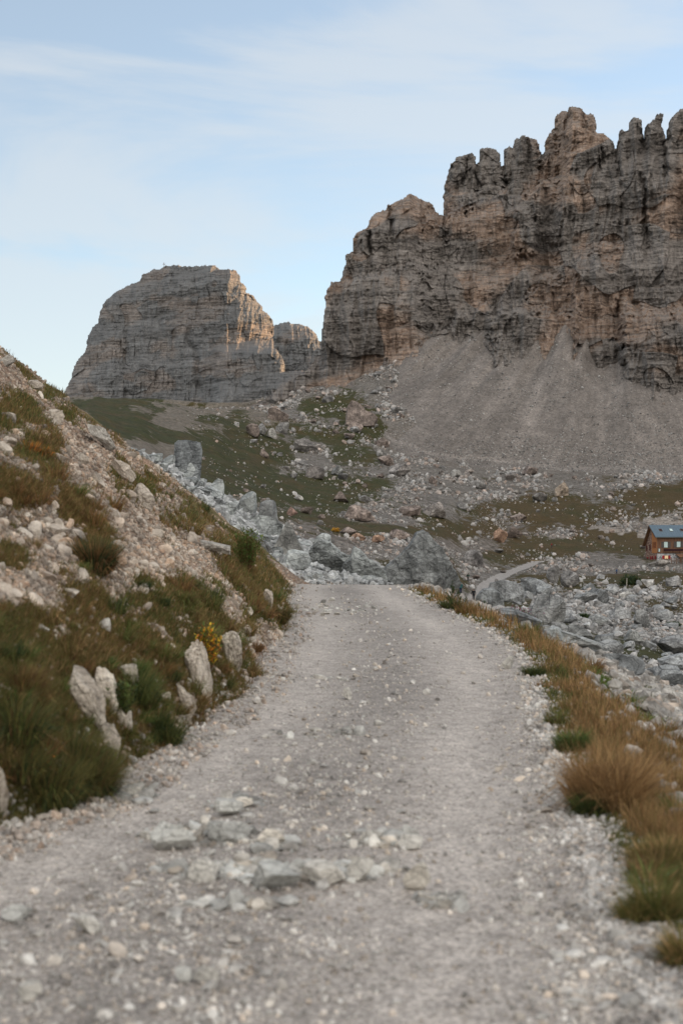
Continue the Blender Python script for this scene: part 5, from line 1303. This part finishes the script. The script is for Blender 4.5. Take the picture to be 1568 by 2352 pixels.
# ------------------------------------------------------------------ people
def person(label, px, pyfeet, y, h, face, cols, pose, mats, hood=False, group=None, long_=False):
    """one skinned body with clothes of its own; FACE: heading in radians, 0 = towards +y"""
    x = (px - CX) / F * y; z = float(zat(x, y))
    root = link('person', None, loc=(x, y, z)); root.rotation_euler.z = face; tag(root, label, 'person', group)
    k = h / 1.75
    st, sw = pose                                    # stride, arm swing

    def skin(name, nodes, edges, mat, par):
        me = bpy.data.meshes.new(name); me.from_pydata([tuple(np.array(a[:3]) * k) for a in nodes], edges, []); me.materials.append(mat)
        o = link(name, me, par); m = o.modifiers.new('skin', 'SKIN'); m.use_smooth_shade = True
        for i, v in enumerate(me.skin_vertices[0].data):
            r = nodes[i][3]; v.radius = (r * k, (nodes[i][4] if len(nodes[i]) > 4 else r) * k)
        me.skin_vertices[0].data[0].use_root = True
        s = o.modifiers.new('sub', 'SUBSURF'); s.levels = 1; s.render_levels = 1
        return o
    N = [(0, 0, .97, .08, .07), (0, 0, 1.2, .09, .08), (0, 0, 1.42, .10, .08), (0, .01, 1.5, .055), (0, .02, 1.57, .06), (0, .03, 1.66, .085, .10), (0, .02, 1.73, .06)]
    E = [(0, 1), (1, 2), (2, 3), (3, 4), (4, 5), (5, 6)]
    for s in (-1, 1):
        o = len(N)
        N += [(s * .1, 0, .88, .06), (s * .11, s * st * .5 + .02, .5, .045), (s * .11, s * st, .09, .035), (s * .11, s * st + .14, .04, .04)]
        E += [(0, o), (o, o + 1), (o + 1, o + 2), (o + 2, o + 3)]
        o = len(N)
        N += [(s * .2, 0, 1.41, .06), (s * .26, -s * sw * .4, 1.14, .045), (s * .27, -s * sw + .08, .90, .035), (s * .27, -s * sw + .12, .82, .034)]
        E += [(2, o), (o, o + 1), (o + 1, o + 2), (o + 2, o + 3)]
        p = o + 3; ys = -s * sw + .12
        for f in range(4):
            o = len(N); N += [(s * (.265 + .0), ys - .03 + .02 * f, .775, .010), (s * .262, ys - .03 + .02 * f, .735 + .005 * abs(f - 1.5), .009)]; E += [(p, o), (o, o + 1)]
        o = len(N); N += [(s * .25, ys + .045, .79, .010)]; E += [(p, o)]
    o = len(N); N += [(0, .135, 1.645, .013)]; E += [(5, o)]
    b = skin('body', N, E, mats['skin'], root)
    # coat
    c = [(0, -.01, .93 - (.2 if hood or long_ else 0), .17 + (.03 if hood or long_ else 0), .15), (0, 0, 1.2, .16, .13), (0, 0, 1.42, .165, .115), (0, 0, 1.49, .08)]
    ce = [(0, 1), (1, 2), (2, 3)]
    for s in (-1, 1):
        o = len(c); c += [(s * .2, 0, 1.41, .085), (s * .265, -s * sw * .4, 1.14, .068), (s * .275, -s * sw + .07, .90, .055)]; ce += [(2, o), (o, o + 1), (o + 1, o + 2)]
    skin('coat', c, ce, cols[0], root)
    t = [(0, 0, .95, .15, .12)]; te = []
    for s in (-1, 1):
        o = len(t); t += [(s * .1, 0, .86, .105), (s * .11, s * st * .5 + .02, .5, .078), (s * .11, s * st, .12, .06)]; te += [(0, o), (o, o + 1), (o + 1, o + 2)]
    skin('trousers', t, te, cols[1], root)
    for s in (-1, 1): skin('shoe', [(s * .11, s * st - .05, .05, .05), (s * .11, s * st + .15, .045, .048)], [(0, 1)], cols[2], root)
    skin('hair' if not hood else 'hood', [(0, -.01, 1.55, .075), (0, -.005, 1.66, .105, .11), (0, .01, 1.745, .07)], [(0, 1), (1, 2)], cols[3], root)
    return root


def people():
    m = {'skin': flat('skin', (.45, .27, .20), .6)}
    blk = flat('black_cloth', (.012, .012, .014), .9); dg = flat('dark_green_cloth', (.02, .045, .035), .9); teal = flat('teal_cloth', (.015, .085, .09), .8); navy = flat('navy_cloth', (.015, .02, .05), .9)
    br = flat('brown_hair', (.04, .022, .012), .8); boot = flat('boot', (.03, .025, .02), .8); red = flat('red_cloth', (.3, .02, .03), .8); blue = flat('blue_cloth', (.03, .09, .2), .8)
    person('walker in a long black coat with brown hair on the footpath beside a domed boulder', 1087, 1375, 193, 1.68, .1, (blk, blk, boot, br), (.05, .04), m, False, None, True)
    person('walker in dark green top and black trousers further down the footpath', 1074, 1347, 278, 1.72, -.1, (dg, blk, boot, blk), (.12, .1), m, False)
    person('walker in a hooded teal jacket half hidden by young pines', 1057, 1378, 186, 1.7, .2, (teal, navy, boot, teal), (.08, .06), m, True)
    for (a, lab, cc) in ((1010, 'tiny hiker in dark clothes on the scree trail, the left one of two', blk), (1044, 'tiny hiker in dark clothes on the scree trail, the right one of two', navy)):
        yy = float(np.interp(a, TRAIL[:, 0], TRAIL[:, 1]))
        person(lab, a, 0, yy, 1.78, 1.57, (cc, blk, boot, blk), (.14, .1), m)
    person('tiny person in a red jacket among pink boulders in the valley', 1266, 0, 430, 1.7, 1.0, (red, navy, boot, br), (.1, .1), m)
    person('tiny person in a blue jacket among the stones left of the hut', 1415, 0, 330, 1.7, 1.0, (blue, navy, boot, br), (.1, .1), m)


def small_things():
    w = flat('weathered_wood', (.42, .38, .32), .9)
    for (a, b, h, y, lab) in ((1438, 1330 + 10, 20, 270, 'thin pale marker stake right of the split block'), (1381, 1351, 16, 240, 'thin pale marker stake left of the other, nearer the split block'), (1360, 1372, 14, 200, 'shortest marker stake in the rubble field')):
        x = (a - CX) / F * y; z = float(zat(x, y)); k = y / F
        bm = bmesh.new(); bmesh.ops.create_cone(bm, segments=8, radius1=.09, radius2=.07, depth=h * k, cap_ends=True); bmesh.ops.translate(bm, verts=bm.verts, vec=(0, 0, h * k / 2 - .05))
        for v in bm.verts: v.co.x += .08 * v.co.z * .3
        me = bpy.data.meshes.new('marker_stake'); bm.to_mesh(me); bm.free(); me.materials.append(w)
        tag(link('marker_stake', me, loc=(x, y, z)), lab, 'stake')
    # cross on the left summit
    y = 1765; x = (377 - CX) / F * y; z = EYE + (CY - 613) / F * y
    root = link('summit_cross', None, loc=(x, y, z)); tag(root, 'tiny summit cross on top of the left mountain', 'cross')
    m = flat('cross_metal', (.12, .11, .1), .5)
    boxes('upright', [(-.25, .25, -.25, .25, -6, 5.5)], m, root); boxes('arm', [(-1.6, 1.6, -.2, .2, 3.0, 3.6)], m, root)
# ------------------------------------------------------------------ sky, sun, camera
SUN_EL, SUN_AZ = math.radians(9.0), math.radians(62)      # azimuth from straight ahead towards the right


def world():
    w = bpy.data.worlds.new('World'); scene.world = w; w.use_nodes = True
    t = w.node_tree; n = t.nodes; n.clear(); L = t.links.new
    sky = n.new('ShaderNodeTexSky'); sky.sky_type = 'NISHITA'; sky.sun_disc = False
    sky.sun_elevation = SUN_EL; sky.sun_rotation = SUN_AZ; sky.altitude = 2300; sky.air_density = 1.0; sky.dust_density = 1.2; sky.ozone_density = 1.0
    tc = n.new('ShaderNodeTexCoord')
    mp = n.new('ShaderNodeMapping'); L(tc.outputs['Generated'], mp.inputs[0]); mp.inputs['Scale'].default_value = (2.0, 2.0, 9.0); mp.inputs['Rotation'].default_value = (.0, .22, .0); mp.inputs['Location'].default_value = (.6, .3, .2)
    nz = n.new('ShaderNodeTexNoise'); L(mp.outputs[0], nz.inputs['Vector']); nz.inputs['Scale'].default_value = 1.1; nz.inputs['Detail'].default_value = 9; nz.inputs['Roughness'].default_value = .55; nz.inputs['Distortion'].default_value = .5
    sx = n.new('ShaderNodeSeparateXYZ'); L(tc.outputs['Generated'], sx.inputs[0])
    low = n.new('ShaderNodeMapRange'); L(sx.outputs[2], low.inputs[0])
    for k, v in ((1, .05), (2, .34), (3, .30), (4, -.04)): low.inputs[k].default_value = v
    ad = n.new('ShaderNodeMath'); ad.operation = 'ADD'; L(nz.outputs['Fac'], ad.inputs[0]); L(low.outputs[0], ad.inputs[1])
    rp = n.new('ShaderNodeMapRange'); L(ad.outputs[0], rp.inputs[0]); rp.interpolation_type = 'SMOOTHSTEP'
    for k, v in ((1, .53), (2, .70), (3, .0), (4, .5)): rp.inputs[k].default_value = v
    vl = n.new('ShaderNodeMix'); vl.data_type = 'RGBA'; L(sky.outputs[0], vl.inputs[6])
    # thin high cloud, faint ahead; brighter unseen sky added behind the camera as fill
    dt = n.new('ShaderNodeVectorMath'); dt.operation = 'DOT_PRODUCT'; L(tc.outputs['Generated'], dt.inputs[0]); dt.inputs[1].default_value = (.30, -.86, .42)
    bk = n.new('ShaderNodeMapRange'); bk.interpolation_type = 'SMOOTHSTEP'; L(dt.outputs['Value'], bk.inputs[0])
    for k, v in ((1, -.25), (2, .9), (3, .24), (4, .8)): bk.inputs[k].default_value = v
    bc = n.new('ShaderNodeMix'); bc.data_type = 'RGBA'; L(bk.outputs[0], bc.inputs[0]); bc.inputs[6].default_value = (*VEIL, 1); bc.inputs[7].default_value = (*BACK, 1)
    L(bk.outputs[0], vl.inputs[0]); L(bc.outputs[2], vl.inputs[7])
    mx = n.new('ShaderNodeMix'); mx.data_type = 'RGBA'; L(rp.outputs[0], mx.inputs[0]); L(vl.outputs[2], mx.inputs[6]); mx.inputs[7].default_value = (*CLOUD, 1)
    bg = n.new('ShaderNodeBackground'); L(mx.outputs[2], bg.inputs[0]); bg.inputs[1].default_value = SKY_S
    out = n.new('ShaderNodeOutputWorld'); L(bg.outputs[0], out.inputs[0])


CLOUD = (3.1, 3.2, 3.25); VEIL = (1.85, 2.25, 2.4); BACK = (10.8, 10.1, 9.3); SKY_S = .10


def camera():
    c = bpy.data.cameras.new('camera'); o = link('camera', c); scene.camera = o
    o.location = (0, 0, EYE); o.rotation_euler = (math.radians(90), 0, 0)
    c.sensor_fit = 'VERTICAL'; c.sensor_height = 36; c.lens = 36 * F / 2352
    c.clip_end = 8000; c.clip_start = .1
    c.dof.use_dof = True; c.dof.focus_distance = 60; c.dof.aperture_fstop = 2.6


def sun():
    d = bpy.data.lights.new('sun', 'SUN'); d.energy = 5; d.angle = math.radians(.5); d.color = (1.0, .60, .30)
    o = link('sun', d)
    v = Vector((math.cos(SUN_EL) * math.sin(SUN_AZ), math.cos(SUN_EL) * math.cos(SUN_AZ), math.sin(SUN_EL)))
    o.rotation_euler = v.to_track_quat('Z', 'Y').to_euler()


def main():
    import time; t0 = time.time()

    def lap(s): print('LAP', s, round(time.time() - t0, 1))
    gA, gB = (.085, .085, .025), (.15, .10, .04)
    f1, f2 = (.038, .040, .011), (.070, .048, .019)
    R = ground_mat('road_surface', 45, (.255, .235, .217), (.535, .495, .455), (1.04, .98, .93), gA, gB, 12, .5)
    P = ground_mat('path_surface', 6, (.30, .28, .26), (.40, .38, .36), (1.08, .97, .89), gA, gB, 3, .5)
    Hs = ground_mat('slope_surface', 17, (.23, .175, .13), (.44, .35, .285), (1.12, .94, .82), gA, gB, 9, .9, 1.2)
    Gs = ground_mat('stony_ground', 14, (.20, .19, .18), (.46, .445, .43), (1.1, .95, .84), gA, gB, 8, .9, 1.2)
    Sc = ground_mat('scree_surface', .9, (.135, .124, .114), (.225, .206, .190), (1.03, .97, .93), f1, f2, .7, .4, .8)
    V = ground_mat('valley_surface', .9, (.085, .075, .062), (.25, .235, .215), (1.1, .95, .86), f1, f2, .9, .8)
    Gh = ground_mat('hill_surface', .7, (.12, .105, .082), (.22, .19, .155), (1.05, .97, .9), f1, f2, .35, .8)
    build_ground({1: R, 2: P, 3: Sc, 4: Sc, 5: Hs, 6: Gs, 7: Gh, 8: V}); lap('ground')
    mountains(); lap('mountains')
    all_scatter(); lap('scatter')
    boulders(); lap('boulders')
    bm = blade_mat('blades'); grasses(bm); lap('grass'); plants(bm); hut(); people(); small_things(); lap('things')
    world(); sun(); camera()
    vs = scene.view_settings; vs.view_transform = 'Standard'; vs.look = 'None'; vs.exposure = EXPO; vs.gamma = 1


EXPO = 1.33
main()
